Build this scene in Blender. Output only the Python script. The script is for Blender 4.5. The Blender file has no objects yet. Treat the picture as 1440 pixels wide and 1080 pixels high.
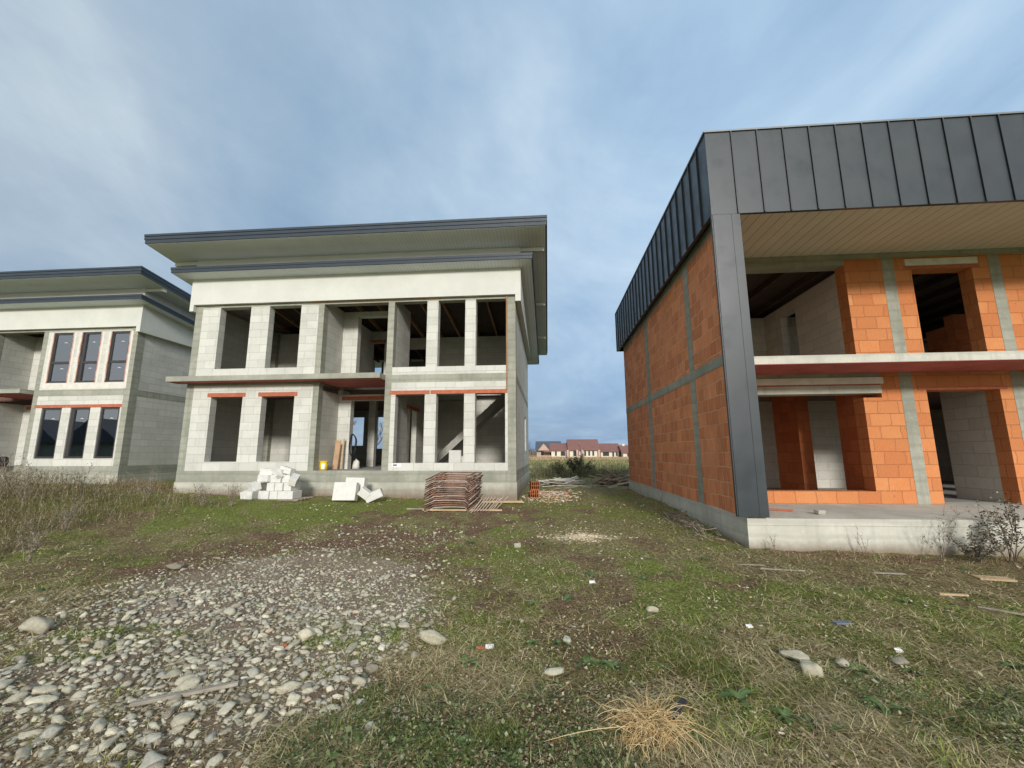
import bpy, math, random
import numpy as np
from mathutils import Vector, Matrix
rnd = random.Random(7)
rng = np.random.default_rng(11)
scene = bpy.context.scene
COL = scene.collection

# ------------------------------------------------------------------ camera
FPX = 597.556
YAW, PIT, ROL = math.radians(-4.62836), math.radians(9.33466), math.radians(-0.22889)
CAM = Vector((0, 0, 1.5))
Fv = Vector((math.sin(YAW)*math.cos(PIT), math.cos(YAW)*math.cos(PIT), math.sin(PIT)))
r0 = Vector((math.cos(YAW), -math.sin(YAW), 0)); u0 = r0.cross(Fv)
Rv = r0*math.cos(ROL)+u0*math.sin(ROL); Uv = -r0*math.sin(ROL)+u0*math.cos(ROL)
cd = bpy.data.cameras.new('camera'); cam = bpy.data.objects.new('camera', cd); COL.objects.link(cam)
cd.sensor_width = 36; cd.lens = FPX/1440*36; cd.clip_start = .05; cd.clip_end = 6000
M = Matrix((Rv, Uv, -Fv)).transposed().to_4x4(); M.translation = CAM
cam.matrix_world = M; scene.camera = cam

# ------------------------------------------------------------------ noise + terrain height
_perm = np.random.default_rng(3).random((256, 256))
def vnoise(x, y, s=1.0, o=0):
    x = np.asarray(x, float)/s+o*17.3; y = np.asarray(y, float)/s+o*7.7
    xi = np.floor(x).astype(int); yi = np.floor(y).astype(int); fx = x-xi; fy = y-yi
    fx = fx*fx*(3-2*fx); fy = fy*fy*(3-2*fy)
    g = lambda a, b: _perm[a % 256, b % 256]
    return (g(xi, yi)*(1-fx)*(1-fy)+g(xi+1, yi)*fx*(1-fy)+g(xi, yi+1)*(1-fx)*fy+g(xi+1, yi+1)*fx*fy)
def fbm(x, y, s=1.0, o=0):
    return (vnoise(x, y, s, o)*.5+vnoise(x, y, s*.5, o+1)*.27+vnoise(x, y, s*.24, o+2)*.15+vnoise(x, y, s*.12, o+3)*.08)
def sstep(a, b, t):
    t = np.clip((np.asarray(t, float)-a)/(b-a), 0, 1); return t*t*(3-2*t)
def ground_h(x, y):
    x = np.asarray(x, float); y = np.asarray(y, float)
    zt = np.interp(x, [-30, -15.6, -11.3, -.9, 3, 8, 20], [.5, .47, .33, .19, .19, .1, .1])
    h = zt*sstep(5, 12.4, y)+.2*sstep(22, 120, y)
    near = 1-sstep(14, 30, y)
    h = h+(fbm(x, y, 1.9, 5)-.5)*.12*near+(fbm(x, y, .40, 9)-.5)*.085*near+(vnoise(x, y, .13, 11)-.5)*.022*near
    # low bank of overgrown soil on the left
    h = h+.34*np.exp(-((x+13.0)/5.2)**2-((y-9.6)/1.9)**2)
    return h
def gh(x, y): return float(ground_h(x, y))
def ray(u, v): return Fv+Rv*((u-720)/FPX)-Uv*((v-540)/FPX)
def on_ground(u, v):
    d = ray(u, v); z = 0.0
    for _ in range(25):
        t = (z-1.5)/d.z; x, y = d.x*t, d.y*t; z = gh(x, y)*.7+z*.3
    return Vector((x, y, gh(x, y)))

# ------------------------------------------------------------------ object helpers
def tag(o, label=None, cat=None, group=None, kind=None):
    if label: o['label'] = label
    if cat: o['category'] = cat
    if group: o['group'] = group
    if kind: o['kind'] = kind
    return o
def empty(name, loc, label, cat, group=None, rz=0):
    o = bpy.data.objects.new(name, None); COL.objects.link(o); o.location = loc; o.rotation_euler.z = rz
    o.empty_display_size = .2
    return tag(o, label, cat, group)
def root_loc(p):
    while p.parent: p = p.parent
    return Vector(p.location)
class MB:
    def __init__(s): s.v = []; s.f = []; s.sm = []
    def add(s, vs, fs, smooth=False):
        n = len(s.v); s.v += [tuple(a) for a in vs]; s.f += [tuple(i+n for i in f) for f in fs]; s.sm += [smooth]*len(fs)
        return s
    def box(s, x0, x1, y0, y1, z0, z1):
        x0, x1 = min(x0, x1), max(x0, x1); y0, y1 = min(y0, y1), max(y0, y1); z0, z1 = min(z0, z1), max(z0, z1)
        vs = [(x, y, z) for z in (z0, z1) for y in (y0, y1) for x in (x0, x1)]
        return s.add(vs, [(0, 2, 3, 1), (4, 5, 7, 6), (0, 1, 5, 4), (2, 6, 7, 3), (0, 4, 6, 2), (1, 3, 7, 5)])
    def slab(s, x0, x1, y0, y1, zb, zt, k, yr):
        """box whose z falls by k per metre of y beyond yr"""
        vs = [(x, y, z-k*(y-yr)) for z in (zb, zt) for y in (y0, y1) for x in (x0, x1)]
        return s.add(vs, [(0, 2, 3, 1), (4, 5, 7, 6), (0, 1, 5, 4), (2, 6, 7, 3), (0, 4, 6, 2), (1, 3, 7, 5)])
    def obox(s, c, size, rot=(0, 0, 0)):
        from mathutils import Euler
        R = Euler(rot).to_matrix(); c = Vector(c); hx, hy, hz = size[0]/2, size[1]/2, size[2]/2
        vs = [c+R@Vector((x, y, z)) for z in (-hz, hz) for y in (-hy, hy) for x in (-hx, hx)]
        return s.add(vs, [(0, 2, 3, 1), (4, 5, 7, 6), (0, 1, 5, 4), (2, 6, 7, 3), (0, 4, 6, 2), (1, 3, 7, 5)])
    def tube(s, pts, r, n=6, closed=False, taper=None):
        pts = [Vector(p) for p in pts]; m = len(pts); vs = []; fs = []
        for i, p in enumerate(pts):
            a = pts[(i-1) % m] if (closed or i > 0) else p
            b = pts[(i+1) % m] if (closed or i < m-1) else p
            t = (b-a).normalized(); up = Vector((0, 0, 1)) if abs(t.z) < .9 else Vector((1, 0, 0))
            e = t.cross(up).normalized(); g = e.cross(t)
            rr = r if taper is None else r*(1-(1-taper)*i/(m-1))
            for k in range(n):
                an = 2*math.pi*k/n; vs.append(p+e*math.cos(an)*rr+g*math.sin(an)*rr)
        for i in range(m if closed else m-1):
            j = (i+1) % m
            for k in range(n): fs.append((i*n+k, i*n+(k+1) % n, j*n+(k+1) % n, j*n+k))
        if not closed: fs += [tuple(range(n))[::-1], tuple((m-1)*n+k for k in range(n))]
        return s.add(vs, fs, True)
    def poly(s, pts): return s.add(pts, [tuple(range(len(pts)))])
    def prism(s, prof, x0, x1):
        """profile in (y,z), extruded along x"""
        n = len(prof); vs = [(x0, y, z) for y, z in prof]+[(x1, y, z) for y, z in prof]
        return s.add(vs, [tuple(range(n))[::-1], tuple(range(n, 2*n))]+[(i, (i+1) % n, n+(i+1) % n, n+i) for i in range(n)])
    def wall(s, axis, p0, p1, u0, u1, z0, z1, holes=()):
        us = sorted({u0, u1}|{min(max(h[k], u0), u1) for h in holes for k in (0, 1)})
        zs = sorted({z0, z1}|{min(max(h[k], z0), z1) for h in holes for k in (2, 3)})
        nu, nz = len(us)-1, len(zs)-1
        def solid(i, j):
            if i < 0 or j < 0 or i >= nu or j >= nz: return False
            u, z = (us[i]+us[i+1])/2, (zs[j]+zs[j+1])/2
            return not any(h[0] < u < h[1] and h[2] < z < h[3] for h in holes)
        idx = {}; vs = []; fs = []
        def V(i, j, k):
            key = (i, j, k)
            if key not in idx:
                idx[key] = len(vs); p = (p0, p1)[k]
                vs.append((us[i], p, zs[j]) if axis == 'x' else (p, us[i], zs[j]))
            return idx[key]
        for i in range(nu):
            for j in range(nz):
                if not solid(i, j): continue
                fs.append((V(i, j, 0), V(i+1, j, 0), V(i+1, j+1, 0), V(i, j+1, 0)))
                fs.append((V(i, j, 1), V(i, j+1, 1), V(i+1, j+1, 1), V(i+1, j, 1)))
                if not solid(i-1, j): fs.append((V(i, j, 0), V(i, j+1, 0), V(i, j+1, 1), V(i, j, 1)))
                if not solid(i+1, j): fs.append((V(i+1, j, 0), V(i+1, j, 1), V(i+1, j+1, 1), V(i+1, j+1, 0)))
                if not solid(i, j-1): fs.append((V(i, j, 0), V(i, j, 1), V(i+1, j, 1), V(i+1, j, 0)))
                if not solid(i, j+1): fs.append((V(i, j+1, 0), V(i+1, j+1, 0), V(i+1, j+1, 1), V(i, j+1, 1)))
        return s.add(vs, fs)
    def mesh(s, name, origin=(0, 0, 0)):
        me = bpy.data.meshes.new(name); o = origin
        me.from_pydata([(a-o[0], b-o[1], c-o[2]) for a, b, c in s.v], [], s.f)
        me.polygons.foreach_set('use_smooth', s.sm); me.update(); return me
    def build(s, name, mat, parent=None, origin=None, bevel=0, label=None):
        org = root_loc(parent) if parent else (origin or (0, 0, 0))
        me = s.mesh(name, org); me.materials.append(mat)
        o = bpy.data.objects.new(name, me); COL.objects.link(o)
        if parent: o.parent = parent
        elif origin: o.location = origin
        if bevel:
            b = o.modifiers.new('bevel', 'BEVEL'); b.width = bevel; b.segments = 2; b.limit_method = 'ANGLE'
        if label: o['label'] = label
        return o
def part(name, mat, parent, *boxes, **kw):
    m = MB()
    for b in boxes: m.box(*b)
    return m.build(name, mat, parent, **kw)
def copy_tree(o, parent=None, **props):
    c = o.copy(); COL.objects.link(c); c.parent = parent
    for ch in o.children: copy_tree(ch, c)
    for k, v in props.items(): c[k] = v
    return c
def np_mesh(name, verts, faces, mat, label, kind='stuff', smooth=False, cat=None):
    me = bpy.data.meshes.new(name); nf = len(faces); k = faces.shape[1]
    me.vertices.add(len(verts)); me.vertices.foreach_set('co', verts.astype(np.float32).ravel())
    me.loops.add(nf*k); me.loops.foreach_set('vertex_index', faces.astype(np.int32).ravel())
    me.polygons.add(nf); me.polygons.foreach_set('loop_start', np.arange(0, nf*k, k, dtype=np.int32))
    me.polygons.foreach_set('loop_total', np.full(nf, k, dtype=np.int32))
    me.polygons.foreach_set('use_smooth', np.full(nf, smooth)); me.update(calc_edges=True)
    me.materials.append(mat); o = bpy.data.objects.new(name, me); COL.objects.link(o)
    o['kind'] = kind; o['label'] = label
    if cat: o['category'] = cat
    return o

# ------------------------------------------------------------------ material helpers
class N:
    def __init__(s, name):
        s.m = bpy.data.materials.new(name); s.m.use_nodes = True; s.t = s.m.node_tree; s.t.nodes.clear()
        s.out = s.t.nodes.new('ShaderNodeOutputMaterial')
    def n(s, typ, ins=None, **at):
        x = s.t.nodes.new(typ)
        for k, v in at.items(): setattr(x, k, v)
        for k, v in (ins or {}).items(): s.set(x.inputs[k], v)
        return x
    def set(s, sock, v):
        if isinstance(v, bpy.types.NodeSocket): s.t.links.new(v, sock)
        elif isinstance(v, (tuple, list)) and sock.type == 'RGBA': sock.default_value = (*v, 1) if len(v) == 3 else v
        else: sock.default_value = v
    def noise(s, scale, detail=6, rough=.6, vec=None, out='Fac', dist=0):
        x = s.n('ShaderNodeTexNoise', {'Scale': scale, 'Detail': detail, 'Roughness': rough, 'Distortion': dist})
        if vec is not None: s.set(x.inputs['Vector'], vec)
        return x.outputs[out]
    def ramp(s, fac, stops, interp='LINEAR'):
        x = s.n('ShaderNodeValToRGB'); x.color_ramp.interpolation = interp; e = x.color_ramp.elements
        while len(e) < len(stops): e.new(.5)
        for i, (p, c) in enumerate(stops): e[i].position = p; e[i].color = (*c, 1) if len(c) == 3 else c
        s.set(x.inputs[0], fac); return x.outputs[0]
    def mix(s, f, a, b, mode='MIX'):
        x = s.n('ShaderNodeMix', data_type='RGBA', blend_type=mode); s.set(x.inputs[0], f); s.set(x.inputs[6], a); s.set(x.inputs[7], b); return x.outputs[2]
    def math(s, op, a, b=0.0, c=0.0, clamp=False):
        x = s.n('ShaderNodeMath', operation=op, use_clamp=clamp); s.set(x.inputs[0], a); s.set(x.inputs[1], b); s.set(x.inputs[2], c); return x.outputs[0]
    def remap(s, v, a, b, c=0.0, d=1.0):
        x = s.n('ShaderNodeMapRange', {'From Min': a, 'From Max': b, 'To Min': c, 'To Max': d}); s.set(x.inputs[0], v); return x.outputs[0]
    def pos(s): return s.n('ShaderNodeNewGeometry').outputs['Position']
    def obj(s): return s.n('ShaderNodeTexCoord').outputs['Object']
    def scale(s, v, k): 
        x = s.n('ShaderNodeVectorMath', operation='MULTIPLY'); s.set(x.inputs[0], v); x.inputs[1].default_value = k; return x.outputs[0]
    def uz(s, z0=0.0, u_off=0.0):
        """brick coordinates: along the wall, height, from the world position and the face normal"""
        g = s.n('ShaderNodeNewGeometry'); sp = s.n('ShaderNodeSeparateXYZ', {0: g.outputs['Position']}); sn = s.n('ShaderNodeSeparateXYZ', {0: g.outputs['True Normal']})
        a = s.math('GREATER_THAN', s.math('ABSOLUTE', sn.outputs[0]), .5)
        u = s.n('ShaderNodeMix', data_type='FLOAT'); s.set(u.inputs[0], a); s.set(u.inputs[2], sp.outputs[0]); s.set(u.inputs[3], sp.outputs[1])
        return s.n('ShaderNodeCombineXYZ', {0: s.math('ADD', u.outputs[0], u_off), 1: s.math('SUBTRACT', sp.outputs[2], z0), 2: 0.0}).outputs[0]
    def bsdf(s, col, rough=.9, spec=.25, bump=None, bs=.3, bd=.01, metal=0.0, normal=None):
        b = s.n('ShaderNodeBsdfPrincipled', {'Base Color': col, 'Roughness': rough, 'Specular IOR Level': spec, 'Metallic': metal})
        if bump is not None:
            bp = s.n('ShaderNodeBump', {'Strength': bs, 'Distance': bd}); s.set(bp.inputs['Height'], bump); s.set(b.inputs['Normal'], bp.outputs[0])
        s.t.links.new(b.outputs[0], s.out.inputs[0]); return s.m

def m_aac(name, z0, c1, c2, mortar, w=.6, h=.245, u_off=0.0, stain=(.34, .33, .29)):
    m = N(name); uv = m.uz(z0, u_off)
    wob = m.noise(2.2, 2, .5, vec=m.pos(), out='Color')
    uv2 = m.n('ShaderNodeVectorMath', {0: uv, 1: m.n('ShaderNodeVectorMath', {0: wob, 1: (.02, .012, 0)}, operation='MULTIPLY').outputs[0]}, operation='ADD').outputs[0]
    br = m.n('ShaderNodeTexBrick', {'Vector': uv2, 'Color1': c1, 'Color2': c2, 'Mortar': mortar, 'Scale': 1.0, 'Mortar Size': .007, 'Mortar Smooth': .5, 'Bias': -.15, 'Brick Width': w, 'Row Height': h}, offset=.5, squash=1.0)
    p = m.pos(); n1 = m.noise(1.3, 8, .7, vec=p); n2 = m.noise(26, 4, .7, vec=p)
    c = m.mix(m.remap(n1, .48, .75, 0, .6), br.outputs[0], stain, 'MIX'); st = m.noise(3.0, 5, .65, vec=m.scale(p, (2.5, 2.5, .25))); c = m.mix(m.remap(st, .55, .78, 0, .4), c, stain)
    c = m.mix(m.remap(n2, .3, .75, 0, .22), c, (.78, .76, .68), 'MIX')
    hgt = m.math('SUBTRACT', m.math('MULTIPLY', n2, .25), br.outputs['Fac'])
    return m.bsdf(c, .95, .12, bump=hgt, bs=.5, bd=.008)
def m_concrete(name, base, dark, boards=True, scale=1.0, light=None, mud=None):
    m = N(name); p = m.pos(); n1 = m.noise(.9*scale, 8, .68, vec=p); n2 = m.noise(9*scale, 6, .7, vec=p); n3 = m.noise(60, 3, .6, vec=p)
    st = m.noise(2.4, 6, .65, vec=m.scale(p, (2.2, 2.2, .22)))
    c = m.mix(m.remap(n1, .35, .68), dark, base)
    c = m.mix(m.remap(st, .52, .75, 0, .5), c, tuple(a*.62 for a in dark))
    c = m.mix(m.remap(n2, .56, .78, 0, .5), c, light or tuple(min(1, a*1.35) for a in base))
    hgt = m.math('ADD', m.math('MULTIPLY', n2, .6), m.math('MULTIPLY', n3, .3))
    if boards:
        w = m.n('ShaderNodeTexWave', {'Vector': p, 'Scale': 1.35, 'Distortion': 2.0, 'Detail': 4.0, 'Detail Scale': 1.2}, wave_type='BANDS', bands_direction='Z')
        c = m.mix(m.remap(w.outputs[1], .0, .35, .32, 0), c, tuple(a*.75 for a in dark))
        hgt = m.math('ADD', hgt, m.math('MULTIPLY', w.outputs[1], .3))
    if mud:                                                # soil splashed on the foot of the wall
        z = m.n('ShaderNodeSeparateXYZ', {0: p}).outputs[2]; e = m.math('ADD', z, m.math('MULTIPLY', m.math('SUBTRACT', m.noise(5, 6, .75, vec=p), .5), .9*mud[1]))
        c = m.mix(m.remap(e, mud[0], mud[0]+mud[1], .85, 0), c, (.20, .155, .11))
    return m.bsdf(c, .92, .15, bump=hgt, bs=.5, bd=.012)
def m_hollow(name, c1, c2, mortar, z0, w, h, rough_marks, u_off=0.0, patch=(.3, .12, .06)):
    """orange hollow clay bricks with scored faces and irregular joints"""
    m = N(name); uv = m.uz(z0, u_off); p = m.pos()
    wob = m.noise(3.0, 3, .6, vec=p, out='Color')
    sub = m.n('ShaderNodeVectorMath', {0: wob, 1: (.5, .5, .5)}, operation='SUBTRACT').outputs[0]
    uv2 = m.n('ShaderNodeVectorMath', {0: uv, 1: m.n('ShaderNodeVectorMath', {0: sub, 1: (.11, .06*rough_marks+.03, 0)}, operation='MULTIPLY').outputs[0]}, operation='ADD').outputs[0]
    br = m.n('ShaderNodeTexBrick', {'Vector': uv2, 'Color1': c1, 'Color2': c2, 'Mortar': mortar, 'Scale': 1.0, 'Mortar Size': .008+.003*rough_marks, 'Mortar Smooth': .35, 'Bias': 0.0, 'Brick Width': w, 'Row Height': h}, offset=.43, squash=1.0)
    su = m.scale(uv, (1, .04, 1)); strip = m.noise(38, 3, .6, vec=su)
    wv = m.n('ShaderNodeTexWave', {'Vector': uv, 'Scale': 11.0, 'Distortion': 1.5, 'Detail': 2.0}, wave_type='BANDS', bands_direction='X')
    n1 = m.noise(1.7, 7, .65, vec=p); n2 = m.noise(14, 5, .7, vec=p)
    c = m.mix(m.remap(n1, .4, .7, 0, .6), br.outputs[0], patch)
    c = m.mix(m.remap(n2, .55, .8, 0, .35), c, tuple(min(1, a*1.4) for a in c1))
    c = m.mix(m.math('MULTIPLY', m.remap(strip, .5, .72), .25+.3*rough_marks), c, mortar if rough_marks > .5 else tuple(a*.72 for a in c1))
    smear = m.noise(7, 6, .75, vec=m.scale(p, (1, 1, 2.2))); c = m.mix(m.remap(smear, .60, .72, 0, .35), c, (.60, .44, .32)); c = m.mix(m.math('MULTIPLY', wv.outputs[1], .16), c, tuple(a*.6 for a in c1)); chip = m.noise(19, 3, .5, vec=p); c = m.mix(m.remap(chip, .70, .74, 0, .7), c, tuple(a*.35 for a in c1))
    hgt = m.math('ADD', m.math('MULTIPLY', wv.outputs[1], .3+.1*rough_marks), m.math('SUBTRACT', m.math('MULTIPLY', n2, .4), br.outputs['Fac']))
    return m.bsdf(c, .9, .15, bump=hgt, bs=.8, bd=.018)
def m_plain(name, col, rough=.8, var=.25, scale=8.0, spec=.25, bump=.3, metal=0.0, obj=False, alt=None):
    m = N(name); p = m.obj() if obj else m.pos(); n = m.noise(scale, 6, .65, vec=p); n2 = m.noise(scale*7, 3, .6, vec=p)
    a = tuple(x*(1-var) for x in col); b = alt or tuple(min(1, x*(1+var)) for x in col)
    c = m.mix(m.remap(n, .3, .7), a, b)
    r = m.remap(n2, .3, .7, max(.05, rough-.08), min(1, rough+.08))
    return m.bsdf(c, r, spec, bump=m.math('ADD', n, m.math('MULTIPLY', n2, .3)), bs=bump, bd=.004, metal=metal)
def m_groove(name, col, groove, pitch, axis=0, dirt=None, width=.9):
    """boarded soffit: fine grooves at a fixed pitch"""
    m = N(name); p = m.pos(); s = m.n('ShaderNodeSeparateXYZ', {0: p}).outputs[axis]
    fr = m.math('FRACT', m.math('DIVIDE', s, pitch)); g = m.math('GREATER_THAN', fr, width)
    n = m.noise(1.2, 5, .6, vec=p); n2 = m.noise(1.0, 2, .5, vec=m.scale(p, (5, .4, 1)))
    c = m.mix(m.remap(n, .4, .75, 0, .5), col, dirt or tuple(x*.82 for x in col))
    c = m.mix(m.remap(n2, .4, .7, 0, .25), c, tuple(min(1, x*1.12) for x in col))
    c = m.mix(m.math('MULTIPLY', g, .8), c, groove)
    return m.bsdf(c, .55, .3, bump=m.math('MULTIPLY', g, -1.0), bs=.6, bd=.01)
def m_wood(name, col, dark, axis_scale=(1, 8, 8), rough=.8):
    m = N(name); p = m.obj(); n = m.noise(3.0, 6, .65, vec=m.scale(p, axis_scale), dist=.6); n2 = m.noise(1.2, 3, .6, vec=p)
    c = m.mix(m.remap(n, .35, .68), dark, col); c = m.mix(m.remap(n2, .45, .75, 0, .4), c, tuple(x*.7 for x in dark))
    return m.bsdf(c, rough, .2, bump=n, bs=.4, bd=.004)
def m_island(name, stops, rough=.8, spec=.2, noise=None, trans=0.0, use_obj=False, nscale=14.0):
    """one colour per loose piece, picked from a ramp"""
    m = N(name)
    r = m.n('ShaderNodeObjectInfo').outputs['Random'] if use_obj else m.n('ShaderNodeNewGeometry').outputs['Random Per Island']
    c = m.ramp(r, stops)
    if noise:
        nn = m.noise(nscale, 5, .65, vec=m.obj()); c = m.mix(m.remap(nn, .35, .7, 0, noise), c, (.05, .045, .035), 'MIX')
        c = m.mix(m.remap(m.noise(nscale*2.7, 3, .6, vec=m.obj()), .5, .75, 0, .35), c, (.62, .6, .54))
        mat = m.bsdf(c, rough, spec, bump=nn, bs=.35, bd=.006); return mat
    mat = m.bsdf(c, rough, spec)
    if trans:
        b = [x for x in m.t.nodes if x.type == 'BSDF_PRINCIPLED'][0]; tr = m.n('ShaderNodeBsdfTranslucent', {'Color': c}); mx = m.n('ShaderNodeMixShader', {0: trans})
        m.t.links.new(b.outputs[0], mx.inputs[1]); m.t.links.new(tr.outputs[0], mx.inputs[2]); m.t.links.new(mx.outputs[0], m.out.inputs[0])
    return mat
def m_glass(name):
    m = N(name); fr = m.n('ShaderNodeFresnel', {'IOR': 1.9}).outputs[0]
    n = m.noise(1.1, 2, .5, vec=m.pos()); bp = m.n('ShaderNodeBump', {'Strength': .05, 'Distance': .02}); m.set(bp.inputs['Height'], n)
    g = m.n('ShaderNodeBsdfGlossy', {'Color': (.92, .96, 1.0), 'Roughness': .015}); m.set(g.inputs['Normal'], bp.outputs[0])
    t = m.n('ShaderNodeBsdfTransparent', {'Color': (.62, .7, .72)})
    mx = m.n('ShaderNodeMixShader', {0: m.math('MAXIMUM', fr, .30)}); m.t.links.new(t.outputs[0], mx.inputs[1]); m.t.links.new(g.outputs[0], mx.inputs[2])
    m.t.links.new(mx.outputs[0], m.out.inputs[0]); return m.m

ORANGE1, ORANGE2 = (.62, .27, .11), (.46, .17, .065)
MT = dict(
    concrete=m_concrete('concrete', (.36, .36, .30), (.24, .245, .20)),
    plinth=m_concrete('plinth_concrete', (.48, .47, .40), (.33, .33, .275), True, 1.3, (.62, .61, .54), (.30, .28)),
    porch=m_concrete('porch_concrete', (.55, .54, .47), (.42, .41, .35), True, 1.5, (.68, .68, .62), (.04, .16)),
    floor=m_concrete('floor_screed', (.40, .39, .35), (.28, .27, .24), False),
    render=m_plain('white_render', (.575, .58, .53), .9, .07, 1.1, .15, .4),
    interior=m_aac('interior_blocks', 1.0, (.50, .49, .43), (.40, .39, .34), (.27, .26, .23)),
    roofmetal=m_plain('roof_metal', (.036, .048, .062), .5, .12, 2.0, .3, .05, .0),
    clad=m_plain('cladding_metal', (.028, .036, .041), .38, .06, .35, .4, .03, .0),
    seam=m_plain('seam_metal', (.022, .026, .03), .45, .1, 4, .4, .05),
    trim=m_plain('trim_metal', (.16, .175, .185), .4, .06, 3, .5, .05, .2),
    soffit=m_groove('white_soffit', (.70, .75, .78), (.46, .49, .50), .105),
    soffit_beige=m_groove('beige_soffit', (.66, .61, .52), (.20, .13, .08), .205, dirt=(.55, .48, .39), width=.945),
    lintel=m_plain('terracotta_lintel', (.40, .125, .07), .85, .2, 9),
    film=m_plain('red_formwork', (.42, .12, .11), .7, .25, 2.0),
    film2=m_plain('brown_formwork_ceiling', (.16, .085, .07), .8, .3, 2.0),
    rafter=m_wood('rafter_wood', (.36, .22, .12), (.20, .115, .06), (8, .8, 8)),
    decking=m_wood('roof_boards', (.085, .06, .045), (.04, .03, .025), (8, .8, 8)),
    board=m_wood('pale_board', (.56, .42, .26), (.38, .27, .16), (1, 6, 6)),
    board_old=m_wood('weathered_board', (.38, .34, .28), (.22, .19, .15), (2, 6, 6)),
    carton=m_plain('brown_carton', (.42, .27, .16), .85, .15, 5),
    whiteblock=m_plain('white_block', (.60, .595, .555), .95, .08, 7, .1, .5, obj=True),
    lintel_white=m_plain('white_lintel_block', (.62, .60, .54), .95, .12, 6, .1, .4),
    frame=m_plain('window_frame', (.045, .04, .04), .4, .1, 5, .4, .05),
    foam=m_plain('window_foam', (.50, .30, .24), .95, .25, 14, .1, .6),
    foamwhite=m_plain('pink_render', (.62, .59, .53), .95, .1, 5, .1, .4),
    sticker=m_plain('white_sticker', (.75, .77, .78), .6, .05, 5),
    glass=m_glass('window_glass'),
    yellow=m_plain('yellow_plastic', (.72, .52, .03), .4, .08, 5, .5, .1),
    white=m_plain('white_plastic', (.75, .75, .72), .5, .1, 8),
    black=m_plain('black_rubber', (.025, .025, .028), .6, .2, 6),
    blueplastic=m_plain('blue_plastic', (.14, .17, .22), .45, .25, 9),
    darkplastic=m_plain('dark_plastic', (.035, .04, .045), .7, .25, 9),
    rust=m_plain('rusty_steel', (.17, .085, .06), .8, .35, 6, .2, .6, alt=(.30, .17, .12)),
    rust_pale=m_plain('cement_splashed_steel', (.38, .30, .25), .85, .3, 9, .2, .6),
    redroof=m_plain('red_roof', (.20, .10, .085), .75, .1, .8),
    darkroof=m_plain('dark_roof', (.075, .085, .10), .6, .1, .8),
    cream=m_plain('cream_wall', (.62, .58, .47), .9, .06, 1),
    pinkbrick=m_plain('pink_brick_wall', (.46, .33, .27), .9, .12, 1.5),
    dark=m_plain('dark_opening', (.02, .022, .025), .5, .1, 3),
    bark=m_plain('bark', (.15, .12, .095), .9, .25, 9),
    twig=m_island('twig', [(0, (.20, .15, .11)), (.5, (.34, .29, .23)), (1, (.13, .10, .075))], .9),
    hollow=m_hollow('front_hollow_brick', ORANGE1, ORANGE2, (.40, .155, .07), .5, .40, .2535, 0.0, .12, (.56, .175, .06)),
    hollow_side=m_hollow('side_hollow_brick', (.80, .30, .13), (.52, .165, .07), (.78, .46, .28), .5, .30, .2535, 1.0, 0, (.46, .17, .085)),
    hollow_in=m_hollow('inner_hollow_brick', (.44, .14, .05), (.32, .09, .035), (.30, .12, .06), .5, .38, .2535, 0.0),
)
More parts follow.
